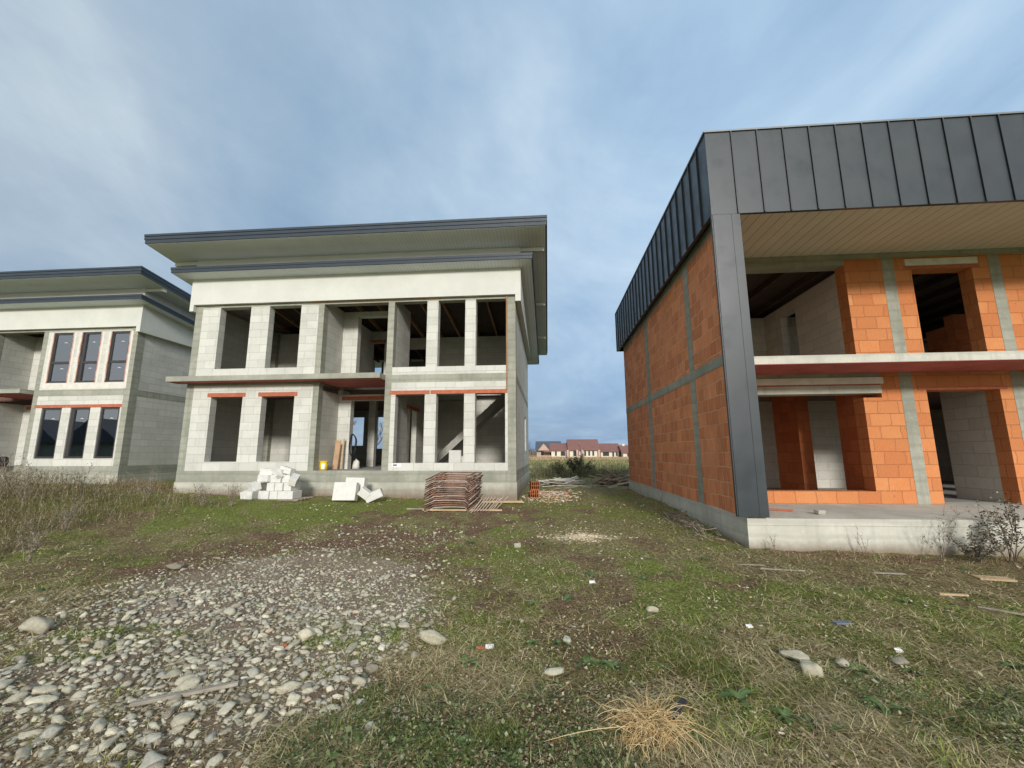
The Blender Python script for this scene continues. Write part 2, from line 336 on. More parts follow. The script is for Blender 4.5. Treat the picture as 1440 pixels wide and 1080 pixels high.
# ================================================================== white block houses
def block_house(label, R, F, z0, gnd, glazed, mats, up, lo, group):
    """R: x of the right front corner, F: y of the front wall, z0: floor level"""
    L = R-10.408; B = F+8.2
    root = empty('unfinished_house', ((L+R)/2, F, gnd), label, 'house', group)
    AAC, AACS = mats
    zt = z0+5.266                                           # underside of the rendered band
    mb0, mb1 = z0+2.621, z0+2.859
    T = .25
    wd = root_loc(root)
    X = lambda a: R+a
    cA0, cA1 = R-6.249, R-6.067; c20, c21 = R-3.979, R-3.780
    # plinth with projecting top band
    part('plinth', MT['plinth'], root, (L-.02, R+.02, F-.03, B, gnd-.5, z0-.33))
    part('plinth_band', MT['concrete'], root, (L-.0, R+.0, F-.012, B, z0-.33, z0-.004))
    part('floor_slab', MT['floor'], root, (L+.02, R-.02, F+.005, B-.02, z0-.004, z0+.001))
    # ---- front wall, right section
    lower = [(X(a), X(b), z0+lo[0], z0+lo[1]) for a, b in lo[2]]
    uppr = [(X(a), X(b), z0+up[0], z0+up[1]) for a, b in up[2]]
    top_f = zt+.8
    part_w = MB().wall('x', F, F+T, c21, R-.242, z0, mb0, lower)
    part_w.build('block_wall', AAC, root)
    MB().wall('x', F, F+T, c21, R-.242, mb1, zt+.1, uppr).build('block_wall', AAC, root)
    # ---- front wall, left section
    lz = (z0+.27, z0+2.26)
    lholes = [(X(-9.562), X(-8.519)), (X(-7.89), X(-6.833))]
    MB().wall('x', F, F+T, L+.236, cA0, z0, mb0, [(a, b, lz[0], lz[1]) for a, b in lholes]).build('block_wall', AAC, root)
    MB().wall('x', F, F+T, L+.236, cA0, mb1, zt+.1, [(a, b, z0+3.157, z0+5.18) for a, b in lholes]).build('block_wall', AAC, root)
    # columns and beams
    cf = F-.004
    for a, b, d in ((L, L+.236, .3), (cA0, cA1, .254), (c20, c21, .254), (R-.242, R, .3)):
        part('concrete_column', MT['concrete'], root, (a, b, cf, cf+d, z0-.002, mb0 if a != c20 else mb0)).name = 'concrete_column'
        part('concrete_column', MT['concrete'], root, (a, b, cf, cf+d, mb1, zt+.1))
    part('ring_beam', MT['concrete'], root, (c20, R, cf, cf+.3, mb0, mb1))
    part('ring_beam', MT['concrete'], root, (L, cA1, cf, cf+.3, mb0, mb1))
    part('top_beam', MT['concrete'], root, (L+.02, R-.02, cf+.002, cf+.25, zt-.085, zt+.3))
    # recessed entrance and balcony above it
    Y1 = F+1.32
    part('block_wall', AACS, root, (cA0, cA1-.004, F+.262, Y1+.0, z0, mb0-.16)); part('block_wall', AACS, root, (cA0, cA1-.004, F+.262, Y1, mb1, zt+.1))
    part('block_wall', AACS, root, (c20+.004, c21, F+.262, F+1.55, z0, mb0-.16)); part('block_wall', AACS, root, (c20+.004, c21, F+.262, F+1.55, mb1, zt+.1))
    MB().wall('x', Y1, Y1+T, cA0, c20+.004, z0, mb0-.16, [(cA1+.42, c20+.1, z0-.1, z0+2.27)]).build('block_wall', AAC, root)
    MB().wall('x', Y1, Y1+T, cA0, c20+.004, mb1, zt+.1, [(cA1+.52, c20+.1, mb1-.1, z0+5.2)]).build('block_wall', AAC, root)
    part('lintel', MT['lintel'], root, (cA1+.10, c20-.0, Y1-.012, Y1+.1, z0+2.272, z0+2.40))
    # balcony / ledge slab
    lg = MB().box(L-.33, c20-.0, F-.45, F-.006, mb1-.16, mb1-.001).box(cA1, c20, F-.006, Y1-.001, mb1-.16, mb1-.001)
    lg.build('ledge_slab', MT['concrete'], root)
    part('slab_underside', MT['film'], root, (L-.31, c20-.002, F-.43, F-.008, mb1-.166, mb1-.160), (cA1+.002, c20-.002, F-.008, Y1-.003, mb1-.166, mb1-.160))
    # lintels over the ground floor openings
    for (a, b) in lholes: part('lintel', MT['lintel'], root, (a-.12, b+.09, F-.012, F+.1, lz[1], z0+2.385))
    lt = z0+lo[1]
    a0 = c21-.06; mid = X(lo[2][1][0]-.19)
    part('lintel', MT['lintel'], root, (a0, mid-.01, F-.012, F+.1, lt, lt+.115)); part('lintel', MT['lintel'], root, (mid+.015, R-.25, F-.012, F+.1, lt, lt+.115))
    # ---- side walls (right and left), back wall
    for side in (0, 1):
        x0, x1 = (R-T, R-.004) if side else (L+.004, L+T)
        xc = (x0, R) if side else (L, x1)
        hole = [(F+5.0, F+6.0, z0+.6, z0+2.0)]
        MB().wall('y', x0, x1, F+.296, F+3.9, z0, mb0).build('block_wall', AACS, root)
        MB().wall('y', x0, x1, F+4.12, B-.25, z0, mb0, hole).build('block_wall', AACS, root)
        MB().wall('y', x0, x1, F+.296, F+3.9, mb1, zt+.1).build('block_wall', AACS, root)
        MB().wall('y', x0, x1, F+4.12, B-.25, mb1, zt+.1).build('block_wall', AACS, root)
        part('concrete_column', MT['concrete'], root, (xc[0], xc[1], F+3.9, F+4.12, z0-.002, zt+.1))
        part('concrete_column', MT['concrete'], root, (xc[0], xc[1], B-.25, B, z0-.002, zt+.1))
        part('ring_beam', MT['concrete'], root, (xc[0], xc[1]+(.002 if side else 0), F+.296, F+3.9, mb0, mb1))
        part('ring_beam', MT['concrete'], root, (xc[0], xc[1]+(.002 if side else 0), F+4.12, B-.25, mb0, mb1))
    return root, L, B, zt, mb0, mb1

def house_top(root, R, L, F, B, z0, zt):
    """rendered band, lower canopy, upper strip and the big sloping roof"""
    K = .117; dz = z0-1.026
    H = lambda rel: rel+1.5+dz
    xr, xl, yf = R+.172, L-.136, F-.121
    # front rendered band
    m = MB().box(xl, xr, yf, F-.006, zt, H(5.70))
    m.build('rendered_band', MT['render'], root)
    for x0, x1 in ((R+.004, xr), (xl, L-.004)):             # side bands reach lower
        m = MB(); y0, y1 = F-.008, B+.12
        zb = zt-.215
        vs = [(x, y, z) for x in (x0, x1) for y, z in ((y0, zb), (y1, zb), (y1, H(5.705)-K*(y1-F+.59)), (y0, H(5.705)-K*(y0-F+.59)))]
        m.add(vs, [(0, 1, 2, 3), (7, 6, 5, 4), (0, 4, 5, 1), (1, 5, 6, 2), (2, 6, 7, 3), (3, 7, 4, 0)])
        m.build('rendered_band', MT['render'], root)
        MB().box(x0, x1, yf, F-.01, zb, zt-.001).build('band_return', MT['render'], root)
    # lower canopy
    yc = F-.59; cb = H(5.704)
    c = MB().slab(L-.487, R+.547, yc, B+1.0, cb, cb+.165, K, yc).build('canopy', MT['roofmetal'], root)
    MB().slab(L-.50, R+.56, yc-.015, B+1.0, cb+.095, cb+.172, K, yc).build('fascia', MT['roofmetal'], c)
    MB().slab(L-.46, R+.52, yc+.03, B+.97, cb-.008, cb-.002, K, yc).build('soffit', MT['soffit'], c)
    # strip of wall between canopy and roof
    yr = F-1.141; rb = H(6.433)
    ys = F-.121
    m = MB(); x0, x1, y1 = L-.06, R+.172, B
    za = lambda y: cb+.16-K*(y-yc); zb_ = lambda y: rb-.006-K*(y-yr)
    for xx in (x0, x1):
        s = .2 if xx == x0 else -.2
        vs = [(x, y, z) for x in (xx, xx+s) for y, z in ((ys, za(ys)), (y1, za(y1)), (y1, zb_(y1)), (ys, zb_(ys)))]
        m.add(vs, [(0, 1, 2, 3), (7, 6, 5, 4), (0, 4, 5, 1), (1, 5, 6, 2), (3, 7, 4, 0)])
    m.box(x0+.2, x1-.2, ys, ys+.2, za(ys), zb_(ys))
    m.build('clerestory_strip', MT['render'], root)
    # roof
    r = MB().slab(L-.932, R+.979, yr, B+1.5, rb, rb+.27, K, yr).build('roof', MT['roofmetal'], root)
    MB().slab(L-.95, R+.997, yr-.02, B+1.5, rb+.11, rb+.2, K, yr).build('fascia', MT['roofmetal'], r)
    MB().slab(L-.955, R+1.002, yr-.03, B+1.5, rb+.215, rb+.282, K, yr).build('roof_edge_trim', MT['roofmetal'], r)
    MB().slab(L-.90, R+.947, yr+.03, B+1.45, rb-.009, rb-.003, K, yr).build('soffit', MT['soffit'], r)
    for yb in (F-.10, F+3.6, F+7.0):
        zz = rb-.01-K*(yb-yr)
        for x0, x1 in ((R+.176, R+.90), (L-.86, L-.064)):
            MB().box(x0, x1, yb, yb+.16, zz-.13, zz-.012).build('outrigger_beam', MT['render'], root)
    # timber rafters and boards under the canopy, seen from the rooms
    for i in range(13):
        x = L+.55+i*.79
        MB().slab(x, x+.07, F+.27, B-.3, cb-.17, cb-.02, K, yc).build('rafter', MT['rafter'], root)
    MB().slab(L+.25, R-.25, F+.26, B-.26, cb-.0195, cb-.0095, K, yc).build('ceiling_boards', MT['decking'], root)

def inner(name, mat, root, *b): return part(name, mat, root, *b)

# ---- the middle house
MHR, MHF, MHZ = -.888, 12.381, 1.026
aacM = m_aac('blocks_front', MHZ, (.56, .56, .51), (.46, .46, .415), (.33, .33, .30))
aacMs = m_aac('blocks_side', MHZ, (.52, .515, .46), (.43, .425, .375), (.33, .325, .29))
lo = (.220, 2.254, [(-3.643, -2.741), (-2.391, -1.546), (-1.216, -.321)])
up = (3.095, 5.266, [(-3.780, -2.741), (-2.391, -1.546), (-1.216, -.262)])
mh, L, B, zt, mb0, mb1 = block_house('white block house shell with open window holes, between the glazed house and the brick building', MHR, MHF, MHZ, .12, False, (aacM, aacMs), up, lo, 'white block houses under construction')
house_top(mh, MHR, L, MHF, B, MHZ, zt)
# timber edging left on the facade
part('timber_edge', MT['rafter'], mh, (MHR-.285, MHR-.245, MHF-.045, MHF-.006, MHZ+2.36, zt-.02)); part('timber_edge', MT['rafter'], mh, (-7.4, -3.2, MHF-.04, MHF-.008, zt-.034, zt-.002))
# rooms
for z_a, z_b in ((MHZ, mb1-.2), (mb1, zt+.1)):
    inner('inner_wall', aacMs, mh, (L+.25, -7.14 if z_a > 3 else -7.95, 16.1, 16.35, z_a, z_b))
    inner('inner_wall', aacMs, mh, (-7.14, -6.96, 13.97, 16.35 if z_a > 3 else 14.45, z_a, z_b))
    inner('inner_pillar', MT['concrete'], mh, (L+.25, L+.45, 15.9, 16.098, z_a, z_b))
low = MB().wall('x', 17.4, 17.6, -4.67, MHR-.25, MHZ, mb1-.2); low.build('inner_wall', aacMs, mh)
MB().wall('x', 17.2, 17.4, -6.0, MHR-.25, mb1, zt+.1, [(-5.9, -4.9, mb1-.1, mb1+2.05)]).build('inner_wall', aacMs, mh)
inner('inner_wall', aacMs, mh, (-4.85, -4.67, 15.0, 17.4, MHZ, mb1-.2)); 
inner('inner_wall', aacMs, mh, (-4.85, -4.67, 13.98, 15.0, MHZ+2.1, mb1-.2))
inner('lintel', MT['lintel'], mh, (-4.66, -4.60, 13.85, 15.1, MHZ+1.98, MHZ+2.098))
inner('inner_pillar', aacMs, mh, (-7.05, -6.78, 16.37, 16.6, MHZ, mb1-.2))
inner('inner_pillar', aacMs, mh, (-5.5, -5.2, 15.9, 16.2, MHZ, mb1-.2))
# upper hall: wall with a dark doorway
MB().wall('x', 16.1, 16.3, -8.0, -6.0, mb1, zt+.1, [(-6.95, -6.42, mb1-.1, mb1+2.05)]).build('inner_wall', aacMs, mh)
inner('lintel', MT['lintel'], mh, (-7.05, -6.35, 16.07, 16.1, mb1+2.05, mb1+2.15))
# back wall with openings that show the trees and sky
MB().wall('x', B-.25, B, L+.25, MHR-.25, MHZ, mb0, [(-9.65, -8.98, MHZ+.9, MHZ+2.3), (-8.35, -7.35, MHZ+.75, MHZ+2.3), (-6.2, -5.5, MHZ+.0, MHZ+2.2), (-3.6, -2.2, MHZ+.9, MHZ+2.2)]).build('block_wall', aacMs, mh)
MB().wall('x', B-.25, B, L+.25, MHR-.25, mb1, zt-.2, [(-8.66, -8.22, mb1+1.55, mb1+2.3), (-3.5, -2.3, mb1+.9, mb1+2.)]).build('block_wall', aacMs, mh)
part('ring_beam', MT['concrete'], mh, (L+.25, MHR-.25, B-.25, B, mb0, mb1))
# intermediate slab
part('upper_floor', MT['floor'], mh, (L+.26, cx_ := -7.14, MHF+.31, B-.26, mb1-.19, mb1-.003), (-7.14, -4.67, 13.98, B-.26, mb1-.19, mb1-.003), (-4.66, MHR-.26, MHF+.31, 15.2, mb1-.19, mb1-.003), (-4.66, -2.9, 15.2, B-.26, mb1-.19, mb1-.003), (-2.9, MHR-.26, 17.6, B-.26, mb1-.19, mb1-.003))
part('upper_floor_underside', MT['film2'], mh, (L+.27, -7.15, MHF+.32, B-.27, mb1-.197, mb1-.191), (-4.65, MHR-.27, MHF+.32, 15.2, mb1-.197, mb1-.191), (-7.13, -4.68, 13.99, B-.27, mb1-.197, mb1-.191))
# staircase: solid flight rising to the right along the rear wall of the right room
st = MB(); n = 15; xa, xb, za_, zb_ = -4.35, -1.25, MHZ, mb1
for i in range(n):
    x0 = xa+(xb-xa)*i/n; x1 = xa+(xb-xa)*(i+1)/n; zt_ = za_+(zb_-za_)*(i+1)/n; zl = za_+(zb_-za_)*i/n-.17; zl2 = za_+(zb_-za_)*(i+1)/n-.17
    vs = [(x0, 15.5, zl), (x1, 15.5, zl2), (x1, 15.5, zt_), (x0, 15.5, zt_)]; vs += [(x, 16.6, z) for x, _, z in vs]
    st.add(vs, [(0, 1, 2, 3), (7, 6, 5, 4), (3, 2, 6, 7), (0, 4, 5, 1), (0, 3, 7, 4), (1, 5, 6, 2)])
st.build('staircase', MT['floor'], mh)
ss = MB(); vs = [(xa, 15.46, za_-.17), (xb, 15.46, zb_-.17), (xb, 15.46, zb_+.14), (xa, 15.46, za_+.14)]; vs += [(x, 15.498, z) for x, _, z in vs]; ss.add(vs, [(0, 1, 2, 3), (7, 6, 5, 4), (3, 2, 6, 7), (0, 4, 5, 1), (0, 3, 7, 4), (1, 5, 6, 2)]); ss.build('stair_string', MT['floor'], mh)

# ---- the glazed house on the left
LHR, LHF, LHZ = -15.59, 14.587, 1.117
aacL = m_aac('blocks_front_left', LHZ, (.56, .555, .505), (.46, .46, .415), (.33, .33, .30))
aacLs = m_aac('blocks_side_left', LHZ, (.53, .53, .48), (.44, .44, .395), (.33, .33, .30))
lo2 = (.275, 2.172, [(-3.528, -2.688), (-2.322, -1.51), (-1.093, -.309)])
up2 = (3.131, 5.12, [(-3.528, -2.688), (-2.322, -1.51), (-1.093, -.309)])
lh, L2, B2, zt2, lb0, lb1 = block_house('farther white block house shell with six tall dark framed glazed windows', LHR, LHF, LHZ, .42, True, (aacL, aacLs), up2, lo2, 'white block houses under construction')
house_top(lh, LHR, L2, LHF, B2, LHZ, zt2)
part('block_wall', aacLs, lh, (L2+.25, LHR-.25, B2-.25, B2-.01, LHZ, zt2+.1))
part('upper_floor', MT['film2'], lh, (L2+.26, LHR-.26, LHF+1.6, B2-.26, lb1-.19, lb1-.003), (-19.3, LHR-.26, LHF+.31, LHF+1.6, lb1-.19, lb1-.003))
part('inner_wall', aacLs, lh, (-19.5, LHR-.26, LHF+3.2, LHF+3.4, LHZ, lb1-.2)); part('inner_wall', aacLs, lh, (-19.5, LHR-.26, LHF+3.2, LHF+3.4, lb1, zt2+.1))
# ledge slab turns up short of the glazed bay; pinkish render strips round the upper windows
for k, (z_a, z_b, two) in enumerate(((LHZ+up2[0], LHZ+up2[1], True), (LHZ+lo2[0], LHZ+lo2[1], False))):
    for j, (a, b) in enumerate(up2[2]):
        x0, x1 = LHR+a, LHR+b; y = LHF+.03
        w = MB(); t = .075
        w.box(x0+.012, x0+t, y, y+.07, z_a+.012, z_b-.012).box(x1-t, x1-.012, y, y+.07, z_a+.012, z_b-.012)
        w.box(x0+t, x1-t, y, y+.07, z_a+.012, z_a+t).box(x0+t, x1-t, y, y+.07, z_b-t, z_b-.012)
        zm = z_a+(z_b-z_a)*.40
        if two: w.box(x0+t, x1-t, y-.004, y+.07, zm-.045, zm+.045)
        if j == 1: w.box(x0+t, x0+t+.09, y-.012, y+.07, z_a+t, z_b-t)
        wi = w.build('window', MT['frame'], lh)
        g = part('pane', MT['glass'], wi, (x0+t-.004, x1-t+.004, y+.028, y+.036, z_a+t-.004, z_b-t+.004))
        s = MB(); xm = (x0+x1)/2+.06
        def stk(zc, w_=.035): s.tube([(xm-w_*1.6, y+.022, zc-.012), (xm, y+.022, zc+.012), (xm+w_*1.6, y+.022, zc-.006)], .013, 5)
        if two: stk(z_a+(z_b-z_a)*.8); stk(z_a+(z_b-z_a)*.28)
        else: stk(z_a+(z_b-z_a)*.78)
        s.build('sticker', MT['sticker'], wi)
        # red-brown foam bead round the frame
        fm = MB(); r2 = random.Random(j*3+k)
        for sx, xx in ((0, x0), (1, x1)):
            pts = [(xx+(.006 if sx else -.004)+r2.uniform(-.012, .012), LHF-.006, z_a+(z_b-z_a)*q/12) for q in range(13)]
            fm.tube(pts, .020, 5)
        if two: fm.build('foam_bead', MT['foam'], wi)
        if two: part('window_reveal', MT['foamwhite'], lh, (x0-.13, x0-.012, LHF-.007, LHF-.001, z_a-.25, z_b), (x1+.012, x1+.12, LHF-.007, LHF-.001, z_a-.25, z_b))
part('window_sill', MT['foamwhite'], lh, (LHR-3.66, LHR-.27, LHF-.0085, LHF-.0015, LHZ+up2[0]-.25, LHZ+up2[0]-.02))

# ================================================================== orange brick building on the right
RB = empty('unfinished_brick_building', (3.1, 7.1, .0), 'orange hollow brick building shell with dark standing seam metal band', 'building')
gz = -.35
W = 9.143
part('plinth', MT['porch'], RB, (3.07, 16.0, 7.116, 16.8, gz, .496))
part('porch_floor', MT['porch'], RB, (3.075, 15.99, 7.121, 9.6, .496, .5)); part('floor_slab', MT['floor'], RB, (3.09, 15.98, 9.602, 16.78, .4962, .5))
part('plinth_lip', MT['porch'], RB, (3.068, 16.0, 7.104, 7.116, .40, .4985))
side_gaps = [(8.998, 9.302, -1, 9), (12.782, 13.162, -1, 9), (0, 99, 3.02, 3.207)]
MB().wall('y', 3.10, 3.40, 7.13, 16.78, .5, 5.5, side_gaps).build('side_brick_wall', MT['hollow_side'], RB)
for a, b in ((8.998, 9.302), (12.782, 13.162)):
    part('concrete_column', MT['concrete'], RB, (3.094, 3.396, a, b, .5, 3.02)); part('concrete_column', MT['concrete'], RB, (3.094, 3.396, a, b, 3.207, 5.5))
part('ring_beam', MT['concrete'], RB, (3.092, 3.4, 7.13, 16.78, 3.02, 3.207)); part('top_beam', MT['concrete'], RB, (3.096, 3.4, 7.13, 16.78, 5.5, 5.715))
# porch wall
cols = [(7.168, 7.403), (9.257, 9.477), (11.6, 11.83), (13.9, 14.13)]
gaps = [(a, b, -1, 9) for a, b in cols]
low_h = [(3.3, 6.442, .741, 2.687), (7.656, 9.019, .4, 2.74), (10.0, 11.1, .4, 2.74), (12.2, 13.4, 1.2, 2.6)]
MB().wall('x', W, W+.3, 3.40, 15.9, .5, 3.108, low_h+gaps+[(3.3, 6.8, 2.6, 3.2)]).build('front_brick_wall', MT['hollow'], RB)
up_h = [(3.3, 6.418, 3.1, 5.473), (7.741, 8.925, 3.1, 5.328), (10.0, 11.2, 3.1, 5.328), (12.3, 13.5, 3.1, 5.328)]
MB().wall('x', W, W+.3, 3.40, 15.9, 3.2, 5.60, up_h+gaps+[(3.3, 6.418, 5.3, 5.7)]).build('front_brick_wall', MT['hollow'], RB)
for a, b in cols:
    part('concrete_column', MT['concrete'], RB, (a, b, W-.006, W+.29, .5, 3.108)); part('concrete_column', MT['concrete'], RB, (a, b, W-.006, W+.29, 3.264, 5.6))
part('top_beam', MT['concrete'], RB, (3.40, 15.9, W-.010, W+.3, 5.60, 5.716))
part('lintel', MT['concrete'], RB, (3.40, 6.418, W-.008, W+.3, 5.473, 5.5985))
part('lintel', MT['plinth'], RB, (3.40, 6.80, W-.02, W+.29, 2.690, 2.85))
part('lintel', MT['lintel_white'], RB, (3.40, 6.86, W-.014, W+.28, 2.885, 3.02))
part('lintel', MT['lintel'], RB, (3.40, 6.80, W-.004, W+.28, 2.8505, 2.8845)); part('lintel', MT['concrete'], RB, (3.40, 6.80, W-.002, W+.28, 3.0205, 3.107))
part('lintel', MT['lintel_white'], RB, (7.629, 9.052, W-.02, W+.2, 5.40, 5.545))
part('lintel', MT['lintel'], RB, (7.60, 9.07, W-.008, W+.03, 5.33, 5.392)); part('lintel', MT['lintel'], RB, (7.50, 9.16, W-.01, W+.04, 2.742, 2.80))
bs = part('balcony_slab', MT['porch'], RB, (3.402, 15.9, 8.024, W-.012, 3.112, 3.264))
part('upper_floor', MT['concrete'], RB, (3.41, 15.9, W+.301, 16.7, 3.02, 3.2))
part('slab_underside', MT['film'], bs, (3.403, 15.9, 8.03, W-.013, 3.104, 3.1115)); part('upper_floor_underside', MT['film2'], RB, (3.42, 15.9, W+.31, 16.6, 3.012, 3.0195))
# rooms of the brick building
aacR = m_aac('inner_blocks_right', .5, (.52, .50, .44), (.43, .415, .365), (.30, .29, .26))
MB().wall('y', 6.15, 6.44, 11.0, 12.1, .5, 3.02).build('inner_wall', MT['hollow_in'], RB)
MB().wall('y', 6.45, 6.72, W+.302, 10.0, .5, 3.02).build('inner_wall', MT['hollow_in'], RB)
MB().wall('x', 13.2, 13.4, 3.42, 9.6, .5, 3.02, [(6.95, 7.15, .5, 2.6)]).build('inner_wall', aacR, RB)
MB().wall('y', 9.02, 9.2, W+.302, 10.45, .5, 3.02).build('inner_wall', aacR, RB)
MB().wall('x', 16.5, 16.75, 3.42, 15.9, .5, 5.5, [(9.9, 11.3, 1.4, 2.7), (4.6, 5.6, 1.3, 2.7)]).build('back_wall', aacR, RB)
MB().wall('y', 6.42, 6.6, W+.302, 12.6, 3.2, 5.42, [(11.05, 11.75, 3.1, 5.15)]).build('inner_wall', aacR, RB)
MB().wall('x', 12.6, 12.8, 3.42, 10.6, 3.2, 5.42).build('inner_wall', aacR, RB)
for i in range(15):
    x = 3.8+i*.8
    part('rafter', MT['decking'], RB, (x, x+.09, W+.31, 16.4, 5.50, 5.66))
part('ceiling_boards', MT['decking'], RB, (3.42, 15.9, W+.305, 16.5, 5.662, 5.70))
part('end_wall', MT['hollow_side'], RB, (15.9, 16.0, W, 16.78, .5, 5.6))
# soffit, roof and standing seam band
part('soffit', MT['soffit_beige'], RB, (3.0, 15.95, 7.102, W-.012, 5.7165, 5.722)); part('soffit', MT['seam'], RB, (2.965, 3.092, 7.102, 17.04, 5.68, 5.70))
part('roof', MT['trim'], RB, (2.97, 15.95, 7.105, 17.04, 5.724, 7.04))
band = part('metal_band', MT['clad'], RB, (2.905, 16.0, 7.04, 7.10, 5.575, 7.150), (2.905, 2.965, 7.101, 17.1, 5.575, 7.150), (2.966, 16.0, 17.045, 17.1, 5.575, 7.15))
part('coping', MT['trim'], band, (2.88, 16.0, 7.015, 7.13, 7.1505, 7.182), (2.88, 2.995, 7.131, 17.12, 7.1505, 7.182))
sm = MB(); x = 2.905+.445
while x < 15.9: sm.box(x-.011, x+.011, 7.012, 7.0395, 5.577, 7.149); x += .437
y = 7.04+.42
while y < 17.1: sm.box(2.877, 2.9045, y-.011, y+.011, 5.577, 7.149); y += .437
sm.box(2.9, 3.375, 7.042, 7.1, 5.556, 5.5745)
sm.build('standing_seam', MT['seam'], band)
pl = part('corner_pillar_cladding', MT['clad'], RB, (2.925, 3.228, 7.04, 7.103, .525, 5.556), (3.238, 3.376, 7.04, 7.103, .525, 5.556))
part('seam', MT['seam'], pl, (3.228, 3.238, 7.046, 7.1, .525, 5.556), (2.905, 2.925, 7.05, 7.1, .53, 5.556))

# ================================================================== far houses across the field
def gable(root, x0, x1, y0, y1, ze, zr, wall, roof, wins=(), gz=.2, ov=.5, label=None):
    part('wall', wall, root, (x0, x1, y0, y1, gz-.5, ze))
    m = MB(); ym = (y0+y1)/2
    for x in (x0, x1-.02): m.add([(x, y0, ze), (x, y1, ze), (x, ym, zr-.2), (x+.02, y0, ze), (x+.02, y1, ze), (x+.02, ym, zr-.2)], [(0, 1, 2), (5, 4, 3), (0, 2, 5, 3), (1, 4, 5, 2)])
    m.build('gable_wall', wall, root)
    k = (zr-ze)/(ym-y0); a, b = x0-ov, x1+ov
    m = MB()
    for s in (0, 1):
        ya = y0-ov if s == 0 else y1+ov; za = ze-k*ov
        vs = [(a, ya, za), (b, ya, za), (b, ym, zr), (a, ym, zr)]; vs += [(x, y, z+.22) for x, y, z in vs]
        m.add(vs, [(0, 1, 2, 3), (7, 6, 5, 4), (0, 4, 5, 1), (0, 3, 7, 4), (1, 5, 6, 2)])
    m.build('roof', roof, root)
    for (wx, wz, ww, wh) in wins:
        f = part('window', MT['cream'], root, (wx-.08, wx+ww+.08, y0-.06, y0-.004, wz-.08, wz+wh+.08)); part('pane', MT['dark'], f, (wx, wx+ww, y0-.08, y0-.055, wz, wz+wh))
h = empty('far_house', (-50, -16, 0), 'dark roofed house that the low windows of the farther block house reflect', 'house')
for x0 in (-62, -54.6, -47.2): gable(h, x0, x0+7.3, -24, -15, 2.9, 3.4, MT['concrete'], MT['darkroof'], [(x0+1.5, .9, 1.2, 1.4)], 0, .1)
m = MB()
for x0 in (-62, -54.6, -47.2): m.add([(x0-.1, -14.4, 2.9), (x0+7.4, -14.4, 2.9), (x0+3.65, -14.4, 5.7), (x0-.1, -25, 2.9), (x0+7.4, -25, 2.9), (x0+3.65, -25, 5.7)], [(0, 1, 2), (5, 4, 3), (0, 2, 5, 3), (1, 4, 5, 2), (0, 3, 4, 1)])
m.build('roof', MT['darkroof'], h)
GF = 'houses across the field'
h = empty('far_house', (10, 120, .4), 'long white bungalow with the highest red roof, across the field', 'house', GF)
gable(h, 6.2, 14.0, 120, 130, 2.6, 5.35, MT['cream'], MT['redroof'], [(7.2, .8, 1.6, 1.5), (10.2, .9, .5, 1.5), (11.3, .9, .5, 1.5), (12.4, .9, .5, 1.5)], .4)
for px in (5.4, 8.0, 9.4, 13.9): part('porch_post', MT['pinkbrick'], h, (px, px+.55, 119.2, 119.8, 0, 2.5))
gable(h, 1.2, 6.1, 121, 129, 2.5, 4.3, MT['cream'], MT['redroof'], [(2.2, .9, .5, 1.3), (3.8, .9, 1.2, 1.2)], .4)
h = empty('far_house', (0, 150, .4), 'pinkish brick house with dark grey gabled roof across the field', 'house', GF)
gable(h, -3.6, 4.5, 150, 160, 2.8, 5.7, MT['pinkbrick'], MT['darkroof'], [(-2.2, .9, 1.0, 1.3), (1.0, .9, 1.0, 1.3)], .4)
m = MB(); m.add([(-3.2, 148.6, 2.6), (1.0, 148.6, 2.6), (-1.1, 148.6, 5.1), (-3.2, 155, 2.6), (1.0, 155, 2.6), (-1.1, 155, 5.1)], [(0, 1, 2), (5, 4, 3)]); m.build('gable_wall', MT['pinkbrick'], h)
m = MB()
for s in (-1, 1): m.add([(-1.1, 148.2, 5.5), (-1.1, 155, 5.5), (-1.1+2.7*s, 155, 2.3), (-1.1+2.7*s, 148.2, 2.3), (-1.1, 148.2, 5.2), (-1.1, 155, 5.2), (-1.1+2.7*s, 155, 2.0), (-1.1+2.7*s, 148.2, 2.0)], [(0, 1, 2, 3), (7, 6, 5, 4), (0, 3, 7, 4)])
m.build('roof', MT['darkroof'], h)
part('lean_to', MT['redroof'], h, (-1.2, 3.6, 147, 150, 2.0, 2.5))
h = empty('far_house', (18, 124, .4), 'white bungalow with low red roof directly right of the high red roof', 'house', GF)
gable(h, 15.2, 20.3, 124, 132, 2.2, 4.2, MT['cream'], MT['redroof'], [(15.8, .8, 1.7, 1.2), (18.4, .6, .5, 1.4), (19.4, .8, .5, 1.0)], .4)
h = empty('far_house', (23, 121, .4), 'cream bungalow with low red roof partly hidden behind the brick building', 'house', GF)
gable(h, 20.9, 27, 121, 129, 1.8, 3.6, MT['cream'], MT['redroof'], [(22, .5, 1.2, 1.0)], .4)
part('chimney', MT['cream'], h, (21.4, 22.0, 124.5, 125, 3.4, 4.2))
